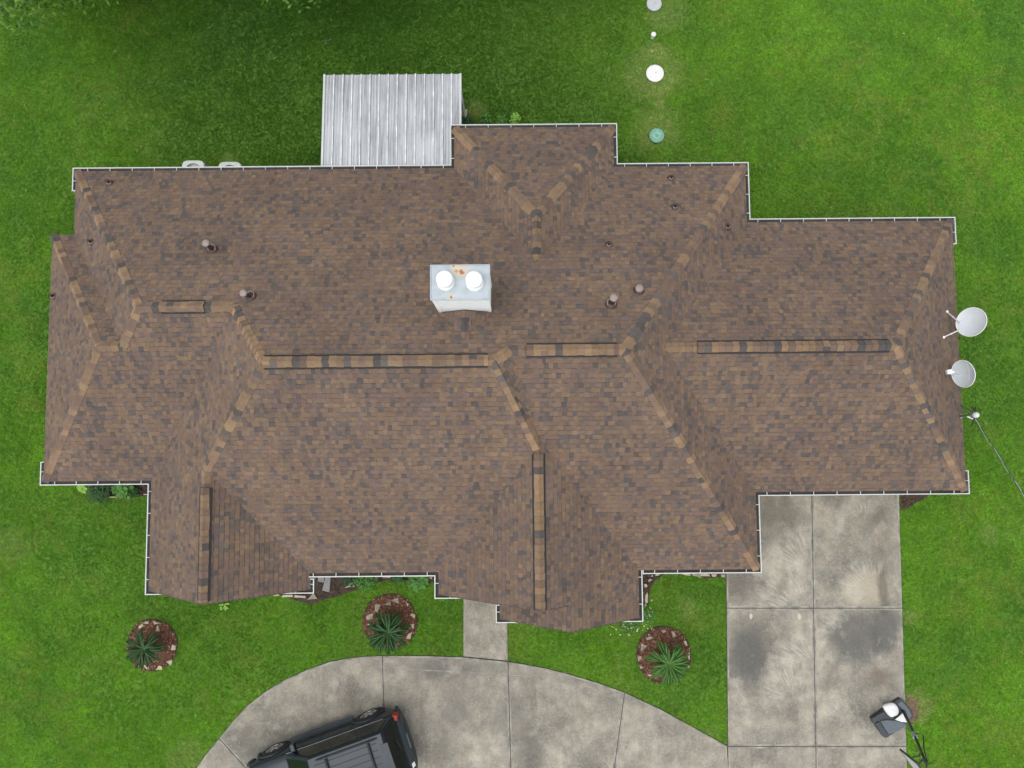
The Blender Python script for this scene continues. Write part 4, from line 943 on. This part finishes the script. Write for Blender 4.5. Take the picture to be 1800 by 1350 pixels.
st = [(-2.33,0.76,0.94,0.50),(-2.27,0.85,1.03,0.42),(-2.05,0.895,1.06,0.34),(-1.7,0.905,1.07,0.33),(-0.9,0.91,1.06,0.31),(0.0,0.91,1.06,0.31),(0.9,0.91,1.07,0.31),(1.15,0.905,1.09,0.32),(1.6,0.895,1.06,0.34),(2.0,0.865,1.01,0.36),(2.22,0.80,0.95,0.40),(2.33,0.66,0.86,0.46)]
rows_ = []
for x, w_, zt_, zb_ in st:
    half = [(w_*0.88,zb_),(w_*0.985,zb_+0.16),(w_,0.66),(w_*0.985,zt_-0.16),(w_*0.955,zt_-0.05),(w_*0.90,zt_),(w_*0.72,zt_+0.022),(w_*0.35,zt_+0.038)]
    rows_.append([Vector((x,-y,z)) for y, z in half]+[Vector((x,0,zt_+0.042))]+[Vector((x,y,z)) for y, z in half[::-1]])
m_ = MB(); m_.grid(rows_); m_.face(rows_[0][::-1]); m_.face(rows_[-1]); m_.face([r_[0] for r_ in rows_]+[r_[-1] for r_ in rows_[::-1]])
body = m_.build('body', MT['paint'], car, True, True)
# cabin
def cab(t, side, xf):   # point on the cabin side: t 0 belt .. 1 roof edge, xf 0 rear .. 1 front
    x0 = -2.24+0.30*t; x1 = 1.02-0.86*t; y = (0.865-0.095*t**1.15); z = 1.06+0.63*t
    return Vector((x0+(x1-x0)*xf, side*y, z))
m_ = MB(); ring = []
for t in (0, 0.35, 0.7, 0.93, 1.0):
    row = [cab(t,-1,f) for f in (0,0.03,0.3,0.6,0.97,1)]+[cab(t,1,f) for f in (1,0.97,0.6,0.3,0.03,0)]
    if t == 1.0: row = [Vector((p.x*0.985, p.y*0.955, p.z+0.025)) for p in row]
    ring.append(row)
m_.grid(ring, True)
top = ring[-1]; k = len(top)//2
rows_ = [[top[i].lerp(top[len(top)-1-i], f)+Vector((0,0,0.035*math.sin(math.pi*f))) for f in np.linspace(0,1,7)] for i in range(6)]
m_.grid(rows_); cabin = m_.build('cabin', MT['paint'], car, True, True)
def sidewin(name, side, f0, f1, f0t, f1t, t0=0.10, t1=0.90):
    m_ = MB(); o = Vector((0, side*0.012, 0.004)); rows_ = []
    for s in np.linspace(0, 1, 5):
        t = t0+(t1-t0)*s; rows_.append([cab(t, side, a_+(b_-a_)*s)+o for a_, b_ in ((f0,f0t),((f0+f1)/2,(f0t+f1t)/2),(f1,f1t))])
    m_.grid(rows_ if side < 0 else rows_[::-1]); return m_.build(name, MT['glass'], car, True, True)
for s in (-1, 1):
    sidewin('side_window', s, 0.06, 0.315, 0.06, 0.30); sidewin('side_window', s, 0.345, 0.615, 0.335, 0.635); sidewin('side_window', s, 0.645, 0.93, 0.665, 0.955)
m_ = MB(); rows_ = []
for t in np.linspace(0.08, 0.93, 6): rows_.append([Vector((cab(t,1,1).x+0.012, y*abs(cab(t,1,1).y)*0.90, cab(t,1,1).z)) for y in np.linspace(-1,1,7)])
m_.grid(rows_); m_.build('windscreen', MT['glass'], car, True, True)
m_ = MB(); rows_ = []
for t in np.linspace(0.10, 0.90, 6): rows_.append([Vector((cab(t,1,0).x-0.012, y*abs(cab(t,1,0).y)*0.88, cab(t,1,0).z)) for y in np.linspace(-1,1,7)])
m_.grid(rows_[::-1]); rw = m_.build('rear_window', MT['glass'], car, True, True)
m_ = MB(); m_.tube([Vector((-2.27,0.05,1.13)), Vector((-2.20,-0.02,1.30)), Vector((-2.18,-0.30,1.34))], 0.010, 6); m_.build('rear_wiper', MT['tyre'], rw, False, True)
for s in (-1, 1):
    m_ = MB(); pts = [Vector((-1.78,s*0.66,1.73)),Vector((-1.70,s*0.66,1.795)),Vector((-0.2,s*0.66,1.80)),Vector((-0.05,s*0.66,1.735))]; m_.tube(pts, 0.020, 8); m_.build('roof_rail', MT['trim'], car, True, True)
for x in (-1.52, -0.32):
    m_ = MB(); m_.box((x,0,1.80),(0.055,1.32,0.028)); bevel(m_.build('cross_bar', MT['tyre'], car, False, True), 0.01)
for y in (-0.54,-0.36,-0.18,0.0,0.18,0.36,0.54):
    m_ = MB(); m_.box((-0.85,y,1.750-y*y*0.06),(1.75,0.020,0.012)); m_.build('roof_rib', MT['trim'], car, False, True)
m_ = MB(); rows_ = []
for y in np.linspace(-1, 1, 9):
    xo = -2.36+0.11*abs(y)**3; rows_.append([Vector((-2.18,y*0.88,0.68)),Vector((xo,y*0.90,0.67)),Vector((xo-0.015,y*0.90,0.55)),Vector((xo+0.03,y*0.89,0.38)),Vector((-2.15,y*0.88,0.36))])
m_.grid(rows_, True); m_.face(rows_[0]); m_.face(rows_[-1][::-1]); m_.build('rear_bumper', MT['trim'], car, True, True)
m_ = MB(); rows_ = []
for y in np.linspace(-1, 1, 9):
    xo = 2.41-0.16*abs(y)**3; rows_.append([Vector((2.1,y*0.84,0.66)),Vector((xo,y*0.86,0.64)),Vector((xo,y*0.86,0.5)),Vector((xo-0.05,y*0.85,0.34)),Vector((2.1,y*0.84,0.34))])
m_.grid(rows_, True); m_.face(rows_[0]); m_.face(rows_[-1][::-1]); m_.build('front_bumper', MT['trim'], car, True, True)
for s in (-1, 1):
    m_ = MB(); m_.box((-2.235,s*0.80,0.98),(0.16,0.17,0.26), Matrix.Rotation(s*0.25,3,'Z')); bevel(m_.build('tail_lamp', MT['red'], car, False, True), 0.03, 3)
    m_ = MB(); m_.box((2.19,s*0.68,0.83),(0.22,0.24,0.15), Matrix.Rotation(-s*0.5,3,'Z')); bevel(m_.build('head_lamp', MT['headlamp'], car, False, True), 0.03, 3)
    m_ = MB(); m_.box((0.68,s*1.00,1.10),(0.13,0.22,0.16)); m_.box((0.66,s*0.90,1.06),(0.07,0.12,0.06)); bevel(m_.build('wing_mirror', MT['paint'], car, False, True), 0.03, 3)
    m_ = MB(); m_.box((0.06,s*0.955,0.335),(1.95,0.16,0.055)); bevel(m_.build('running_board', MT['trim'], car, False, True), 0.02, 2)
    for x in (-0.52, 0.42):
        m_ = MB(); m_.tube([Vector((x-0.1,s*0.915,0.90)),Vector((x-0.07,s*0.94,0.905)),Vector((x+0.07,s*0.94,0.905)),Vector((x+0.1,s*0.915,0.90))], 0.013, 6); m_.build('door_handle', MT['paint'], car, True, True)
    for x in (-1.35, 1.50):
        arch = MB(); pts = [Vector((x+0.46*math.cos(a_), s*0.905, 0.37+0.44*math.sin(a_))) for a_ in np.linspace(-0.1, math.pi+0.1, 18)]
        arch.tube(pts, 0.045, 6); arch.build('wheel_arch', MT['paint'], car, True, True)
        well = MB(); well.lathe([(0.43,-0.01),(0.43,0.005),(0.01,0.006)], Vector((x, s*0.905, 0.37)), 26, (0,s,0)); well.build('wheel_well', MT['tyre'], car, False, True)
        m_ = MB(); m_.lathe([(0.22,-0.20),(0.34,-0.20),(0.372,-0.16),(0.372,-0.03),(0.34,0.01),(0.25,0.015),(0.24,0.0)], Vector((x, s*0.93, 0.372)), 32, (0,s,0)); wh = m_.build('wheel', MT['tyre'], car, True, True)
        m_ = MB(); m_.lathe([(0.245,-0.05),(0.25,0.008),(0.23,0.01),(0.22,-0.03),(0.05,-0.035),(0.004,-0.035)], Vector((x, s*0.93, 0.372)), 32, (0,s,0))
        for k in range(6):
            a_ = k*math.pi/3+0.3; c_ = Vector((x+0.13*math.cos(a_), s*0.925, 0.372+0.13*math.sin(a_))); m_.box(c_, (0.19,0.03,0.06), Matrix.Rotation(-a_, 3, 'Y'))
        m_.lathe([(0.05,0.0),(0.045,0.02),(0.004,0.022)], Vector((x, s*0.915, 0.372)), 14, (0,s,0)); m_.build('rim', MT['rim'], wh, False, True)
for s in (-1, 1):
    for x0, x1 in ((0.88,0.80),(-0.02,-0.03),(-0.98,-0.92)):
        m_ = MB(); m_.tube([Vector((x0,s*0.885,0.45)),Vector((x0,s*0.914,0.66)),Vector((x1,s*0.90,0.92)),Vector((x1,s*0.86,1.04))], 0.006, 5); m_.build('door_seam', MT['tyre'], car, True, True)
    m_ = MB(); m_.tube([Vector((-1.9,s*0.872,1.045)),Vector((0.95,s*0.876,1.045))], 0.008, 5); m_.build('belt_trim', MT['steel'], car, True, True)
m_ = MB(); m_.box((-2.325,0,0.80),(0.02,0.42,0.11)); m_.build('number_plate', MT['steel'], car, False, True)
m_ = MB(); m_.box((-2.30,0.60,1.00),(0.03,0.12,0.11), Matrix.Rotation(0.5,3,'Y')); m_.build('sticker', MT['paper'], car, False, True)
m_ = MB(); m_.box((2.36,0,0.78),(0.03,0.9,0.14)); m_.build('grille', MT['trim'], car, False, True)
m_ = MB(); m_.box((-1.93,0,1.735),(0.20,0.95,0.02)); bevel(m_.build('rear_spoiler', MT['paint'], car, False, True), 0.008)
for y, x in ((-0.5,1.6),(0.5,1.6)):
    m_ = MB(); m_.tube([Vector((1.15,y*0.9,1.128)),Vector((1.6,y*1.02,1.105)),Vector((2.05,y*0.95,1.03))], 0.012, 6); m_.build('bonnet_crease', MT['paint'], car, True, True)

# ------------------------------------------------------------------ portable basketball hoop
MT['tank'] = pmat('charcoal_plastic', (0.030,0.037,0.042), 0.45, var=0.08)
MT['tank2'] = pmat('slate_plastic', (0.085,0.10,0.112), 0.5, var=0.06)
MT['poleblack'] = pmat('black_pole_paint', (0.012,0.013,0.014), 0.3, coat=0.4)
MT['board'] = pmat('clear_backboard', (0.48,0.50,0.49), 0.25, var=0.05)
bs = P(1590, 1250, 0.3); hp = thing('basketball_hoop', (bs.x, bs.y, 0.0), 'portable basketball hoop with charcoal base and leaning black pole beside the driveway', 'basketball hoop')
def ph(pts, z): return px2([(1480+x/7.5, 1170+y/7.5) for x, y in pts], z)
m_ = MB(); m_.prism(ph([(380,700),(545,575),(700,470),(770,425),(830,470),(905,560),(960,660),(945,700),(880,760),(700,890),(590,968),(560,960),(480,850),(405,745)], 0.17), 0.045, 0.17, 0.035); bo = bevel(m_.build('base_tank', MT['tank'], hp), 0.03, 3)
m_ = MB(); m_.prism(ph([(505,730),(590,715),(720,725),(790,745),(850,770),(815,830),(740,870),(625,910),(560,830)], 0.215), 0.15, 0.215, 0.05); bevel(m_.build('base_panel', MT['tank2'], hp), 0.015, 2)
m_ = MB(); m_.prism(ph([(395,700),(560,600),(575,625),(560,660),(430,735)], 0.24), 0.15, 0.235, 0.12); bevel(m_.build('base_rim', MT['tank'], hp), 0.02, 2)
m_ = MB(); m_.prism(ph([(440,760),(500,735),(600,905),(545,945)], 0.22), 0.15, 0.21, 0.10); bevel(m_.build('base_rim', MT['tank'], hp), 0.015, 2)
m_ = MB(); m_.prism(ph([(720,500),(790,455),(900,590),(935,660),(880,735),(850,700),(840,620)], 0.23), 0.15, 0.225, 0.10); bevel(m_.build('base_rim', MT['tank2'], hp), 0.02, 2)
p0 = P(1589, 1251, 0.25); p1 = P(1606, 1289, 1.15); p2 = P(1617, 1318, 1.75); p3 = P(1627, 1340, 2.25)
m_ = MB(); m_.tube([p0-Vector((0,0,0.08)), p0, p1], 0.045, 14); m_.build('lower_pole', MT['poleblack'], hp, True)
m_ = MB(); m_.tube([p1-(p2-p1)*0.15, p3], 0.038, 14); m_.build('upper_pole', MT['poleblack'], hp, True)
m_ = MB(); cc = p1.lerp(p2, 0.12); m_.tube([p1-(p2-p1)*0.02, p1+(p2-p1)*0.26], 0.062, 14); m_.build('height_sleeve', MT['steel'], hp, True)
m_ = MB(); m_.tube([p1+Vector((0.05,0.02,0.05)), p1+Vector((0.14,0.03,0.22)), p2+Vector((0.10,0.02,0.02)), p3+Vector((0.02,0.02,0.05))], 0.018, 8); m_.build('actuator_arm', MT['poleblack'], hp, True)
dirf = Vector((p3.x-p0.x, p3.y-p0.y, 0)).normalized(); side = Vector((-dirf.y, dirf.x, 0))
eb = Vector((0.57,-0.82,0)).normalized(); bc = P(1583,1318,2.45)+eb*0.55+Vector((0,0,0.375)); side = -eb; dirf = Vector((-0.82,-0.57,0)).normalized()
for s in (-1, 1):
    for k in (0, 1):
        a_ = p3+side*s*0.06+Vector((0,0,-0.25*k)); m_ = MB(); m_.tube([a_-dirf*0.12+side*s*0.06, a_, bc+side*s*0.20+Vector((0,0,-0.15-0.35*k))-dirf*0.03], 0.016, 8); m_.build('board_arm', MT['poleblack'], hp, True)
m_ = MB(); m_.box(bc, (0.035,1.10,0.75), Matrix.Rotation(math.atan2(dirf.y, dirf.x), 3, 'Z')); bd = bevel(m_.build('backboard', MT['board'], hp), 0.008)
R3 = Matrix.Rotation(math.atan2(dirf.y, dirf.x), 3, 'Z')
for dz_, dy_, sz in ((0.375,0,(0.05,1.14,0.03)),(-0.375,0,(0.05,1.14,0.03)),(0,0.55,(0.05,0.03,0.75)),(0,-0.55,(0.05,0.03,0.75))):
    m_ = MB(); m_.box(bc+R3 @ Vector((0,dy_,dz_)), sz, R3); m_.build('board_frame', MT['poleblack'], hp)
m_ = MB(); rcn = bc+dirf*0.38+Vector((0,0,-0.25)); m_.tube([rcn+Vector((math.cos(q)*0.225, math.sin(q)*0.225, 0)) for q in np.linspace(0, 2*math.pi, 29)], 0.010, 8, False); m_.build('rim_hoop', MT['red'], hp, True)
# the white sack lying on the base
sc_ = [(540,545),(575,515),(640,500),(690,492),(735,525),(762,580),(765,640),(735,668),(690,688),(648,692),(600,640),(570,600)]
pl = ph(sc_, 0.32); cx = sum(p[0] for p in pl)/len(pl); cy = sum(p[1] for p in pl)/len(pl); m_ = MB(); rr = random.Random(9); rows_ = []
for f, z in ((0.86,0.185),(1.0,0.235),(0.97,0.29),(0.78,0.335),(0.45,0.355),(0.05,0.36)): rows_.append([Vector((cx+(p[0]-cx)*f+rr.uniform(-.008,.008), cy+(p[1]-cy)*f+rr.uniform(-.008,.008), z+rr.uniform(-.012,.012))) for p in pl])
m_.grid(rows_, True); m_.face(rows_[0][::-1]); m_.face(rows_[-1])
sk = m_.build('weight_sack', MT['lidwhite'], None, True); s_ = sk.modifiers.new('sub', 'SUBSURF'); s_.levels = 2; s_.render_levels = 2
tag(sk, 'plump white sack lying on the basketball hoop base', 'sack')
m_ = MB(); q = ph([(700,715),(800,628),(860,750),(790,745)], 0.245); m_.prism(q, 0.225, 0.248, 0.03); q = ph([(820,845),(858,815),(860,880)], 0.21); 
tag(bevel(m_.build('paper_sheet', MT['lidwhite']), 0.004), 'folded white sheet tucked beside the sack on the hoop base', 'sheet')
# pale cleaned square and bare earth beside the base
pt = MB(); pt.prism(px2([(1546,1224),(1591,1221),(1592,1262),(1548,1260)], 0.049), 0.044, 0.0485); tag(pt.build('pale_concrete_patch', MT['concretepale']), kind='structure')
ep = px2([(1592,1221),(1604,1223),(1613,1232),(1617,1246),(1616,1258),(1610,1268),(1600,1274),(1594,1268)], 0.02); pt = MB(); pt.prism(ep, -0.02, 0.012, 0.02); tag(pt.build('bare_earth', MT['earth'] if 'earth' in MT else MT['soil']), kind='structure'); NOGRASS.append(shrink(ep, 0.05))

# ------------------------------------------------------------------ trees just beyond the top edge
def tree(x, y, h, cr, cz, n, label, seed):
    r = random.Random(seed); t = thing('tree', (x, y, 0), label, 'tree', 'trees behind the back lawn')
    m_ = MB(); m_.tube([Vector((x,y,-0.1)),Vector((x+0.1,y,h*0.3)),Vector((x-0.1,y+0.1,h*0.75))], [0.26,0.2,0.08], 10)
    cl = []
    for k in range(26):
        a = r.uniform(0, 6.28); q = math.sqrt(r.random())*cr*0.8; z = cz+r.uniform(-0.9,1.0)*(h-cz)*0.8*math.sqrt(max(0.05,1-(q/cr)**2)); c = Vector((x+math.cos(a)*q, y+math.sin(a)*q, z)); cl.append((c, r.uniform(0.8,1.5)))
        if k < 10: m_.tube([Vector((x,y,h*r.uniform(0.25,0.6))), Vector((x,y,h*0.5)).lerp(c, 0.5)+Vector((0,0,0.3)), c], [0.08,0.05,0.02], 6)
    m_.build('trunk', MT['treebark'], t, True)
    m_ = MB()
    for k in range(n):
        c, q = r.choice(cl); d = Vector((r.gauss(0,1), r.gauss(0,1), r.gauss(0,0.8))).normalized()*q*r.uniform(0.45,1.05); p = c+d
        b = r.uniform(0, 6.28); e = Vector((math.cos(b), math.sin(b), r.uniform(-0.6,0.3))).normalized(); s = Vector((-e.y, e.x, r.uniform(-0.5,0.5))).normalized()*0.032; l = r.uniform(0.11,0.20)
        m_.face([p, p+e*l*0.45+s, p+e*l, p+e*l*0.45-s])
    m_.build('crown', MT['tree'], t)
tree(-12.1, 14.35, 7.5, 3.6, 4.6, 34000, 'leafy tree whose branch tips show at the top left corner', 1)
tree(-5.7, 14.85, 8.0, 3.6, 5.0, 34000, 'leafy tree whose branch tips show left of the top middle', 2)
tree(0.2, 16.2, 8.0, 3.4, 5.2, 30000, 'leafy tree just behind the top edge above the patio cover', 3)

# ------------------------------------------------------------------ grass
def inpoly(x, y, poly):
    ins = np.zeros(len(x), bool); n = len(poly)
    for i in range(n):
        x0, y0 = poly[i]; x1, y1 = poly[(i+1)%n]
        if y0 == y1: continue
        c_ = ((y0 > y) != (y1 > y)) & (x < (x1-x0)*(y-y0)/(y1-y0)+x0); ins ^= c_
    return ins
nrg = np.random.default_rng(4)
N = 980000
gx_ = nrg.uniform(-17.5, 17.5, N); gy_ = nrg.uniform(-12.5, 15.0, N)
keep = ~inpoly(gx_, gy_, wl)
for pl in NOGRASS: keep &= ~inpoly(gx_, gy_, pl)
gx_, gy_ = gx_[keep], gy_[keep]; n = len(gx_)
def vnoise(x, y, s, seed):
    r_ = np.random.default_rng(seed); T = r_.random((256, 256)); X = x*s+1000.0; Y = y*s+1000.0
    xi = np.floor(X).astype(int); yi = np.floor(Y).astype(int); fx = X-xi; fy = Y-yi; fx = fx*fx*(3-2*fx); fy = fy*fy*(3-2*fy)
    g = lambda a, b: T[a % 256, b % 256]
    return (g(xi,yi)*(1-fx)+g(xi+1,yi)*fx)*(1-fy)+(g(xi,yi+1)*(1-fx)+g(xi+1,yi+1)*fx)*fy
lo = 0.55*vnoise(gx_, gy_, 0.33, 1)+0.45*vnoise(gx_, gy_, 0.85, 2); md = 0.6*vnoise(gx_, gy_, 2.1, 3)+0.4*vnoise(gx_, gy_, 5.5, 4); fi = nrg.random(n)
back = 1/(1+np.exp(-(gy_-6.5)*0.7)) * 1/(1+np.exp((gx_-3.2)*0.8)) * (0.12+0.88/(1+np.exp(-(gx_+10.8)*1.2)))      # back-left turf: deeper green, with the trees' shade painted into its tint
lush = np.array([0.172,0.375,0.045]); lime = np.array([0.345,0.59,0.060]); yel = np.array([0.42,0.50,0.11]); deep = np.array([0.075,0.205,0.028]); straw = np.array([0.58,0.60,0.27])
f1 = np.clip((0.62*lo+0.42*md+0.34*fi-0.40)/0.55, 0, 1)[:, None]
tint = lush*(1-f1)+lime*f1
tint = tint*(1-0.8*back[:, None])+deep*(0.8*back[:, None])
blu = np.array([0.135,0.330,0.085]); bf = np.clip((vnoise(gx_, gy_, 0.55, 11)*0.6+vnoise(gx_, gy_, 1.9, 12)*0.4+0.2*fi-0.62)/0.25, 0, 1)[:, None]*0.35
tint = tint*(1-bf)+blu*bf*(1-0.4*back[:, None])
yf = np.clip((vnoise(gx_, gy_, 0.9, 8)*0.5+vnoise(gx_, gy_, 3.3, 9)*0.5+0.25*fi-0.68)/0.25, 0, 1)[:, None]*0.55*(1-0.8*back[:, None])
tint = tint*(1-yf)+yel*yf
dens = np.ones(n)
for (px_, py_, r_, a_) in ((1151,130,0.95,0.62),(1162,152,0.40,0.8),(1154,222,0.80,0.7),(1168,22,0.7,0.5),(1157,92,0.28,0.8),(1159,182,0.22,0.8),(1610,1245,0.5,0.9),(1600,1085,0.25,0.7),(1208,1068,0.4,0.5),(835,195,0.35,0.7),(400,285,0.3,0.6),(20,965,0.6,0.35),(330,1330,0.6,0.5),(1250,1290,0.3,0.4),(1740,940,0.3,0.5)):
    q = P(px_, py_, 0.03); d_ = np.hypot(gx_-q.x, gy_-q.y)/r_ + (md-0.5)*0.9
    f_ = (np.clip((1.2-d_)*1.6, 0, 1)*a_)[:, None]; f_ = f_*(0.55+0.8*fi[:, None]); f_ = np.clip(f_, 0, 1); tint = tint*(1-f_)+straw*f_; dens -= np.clip(1.1-d_, 0, 1)*a_*0.3
dead = (nrg.random(n) < 0.012)[:, None]; tint = np.where(dead, straw*0.95, tint)
tint *= nrg.uniform(0.62, 1.38, n)[:, None]
k_ = nrg.random(n) < dens; gx_, gy_, tint = gx_[k_], gy_[k_], tint[k_]; n = len(gx_)
me = bpy.data.meshes.new('grass'); me.vertices.add(n)
co = np.zeros((n, 3), np.float32); co[:, 0] = gx_; co[:, 1] = gy_; me.vertices.foreach_set('co', co.ravel())
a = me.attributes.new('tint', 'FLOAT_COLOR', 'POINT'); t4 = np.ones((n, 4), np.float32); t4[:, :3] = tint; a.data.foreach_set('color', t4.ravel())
a = me.attributes.new('rot', 'FLOAT_VECTOR', 'POINT'); rt = np.zeros((n, 3), np.float32); rt[:, 2] = nrg.uniform(0, 6.283, n); rt[:, 0] = nrg.normal(0, 0.16, n); rt[:, 1] = nrg.normal(0, 0.16, n); a.data.foreach_set('vector', rt.ravel())
a = me.attributes.new('siz', 'FLOAT', 'POINT'); a.data.foreach_set('value', nrg.uniform(0.62, 1.05, n).astype(np.float32)*(0.9+0.2*vnoise(gx_, gy_, 1.2, 6)).astype(np.float32))
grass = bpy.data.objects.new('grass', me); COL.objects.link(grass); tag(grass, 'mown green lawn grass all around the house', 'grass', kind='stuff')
tufts = bpy.data.collections.new('grass_tufts')
for v_ in range(4):
    r = random.Random(300+v_); m_ = MB()
    for k in range(13):
        a_ = r.uniform(0, 6.28); q = r.uniform(0, 0.038); p = Vector((math.cos(a_)*q, math.sin(a_)*q, -0.005)); b = r.uniform(0, 6.28); ln = r.uniform(0.25, 1.0); hgt_ = r.uniform(0.022, 0.045)
        d = Vector((math.cos(b), math.sin(b), 0)); s = Vector((-d.y, d.x, 0))*r.uniform(0.0020, 0.0034)
        m1 = p+d*0.012*ln+Vector((0,0,hgt_*0.6)); tp = p+d*0.036*ln+Vector((0,0,hgt_))
        m_.face([p-s, p+s, m1+s*0.9, tp, m1-s*0.9])
    tufts.objects.link(bpy.data.objects.new('tuft', m_.mesh('tuft', MT['grass'])))
ng = bpy.data.node_groups.new('scatter_grass', 'GeometryNodeTree'); ng.is_modifier = True
ng.interface.new_socket('Geometry', in_out='INPUT', socket_type='NodeSocketGeometry'); ng.interface.new_socket('Geometry', in_out='OUTPUT', socket_type='NodeSocketGeometry')
gi = ng.nodes.new('NodeGroupInput'); go = ng.nodes.new('NodeGroupOutput'); ci = ng.nodes.new('GeometryNodeCollectionInfo'); iop = ng.nodes.new('GeometryNodeInstanceOnPoints')
ci.inputs['Collection'].default_value = tufts; ci.inputs['Separate Children'].default_value = True; ci.inputs['Reset Children'].default_value = True
def na(name, typ):
    q = ng.nodes.new('GeometryNodeInputNamedAttribute'); q.data_type = typ; q.inputs['Name'].default_value = name; return [o for o in q.outputs if o.enabled and o.name == 'Attribute'][0]
e2r = ng.nodes.new('FunctionNodeEulerToRotation')
ng.links.new(gi.outputs[0], iop.inputs['Points']); ng.links.new(ci.outputs[0], iop.inputs['Instance']); iop.inputs['Pick Instance'].default_value = True
ng.links.new(na('rot', 'FLOAT_VECTOR'), e2r.inputs[0]); ng.links.new(e2r.outputs[0], iop.inputs['Rotation']); ng.links.new(na('siz', 'FLOAT'), iop.inputs['Scale'])
ng.links.new(iop.outputs[0], go.inputs[0])
md_ = grass.modifiers.new('scatter', 'NODES'); md_.node_group = ng
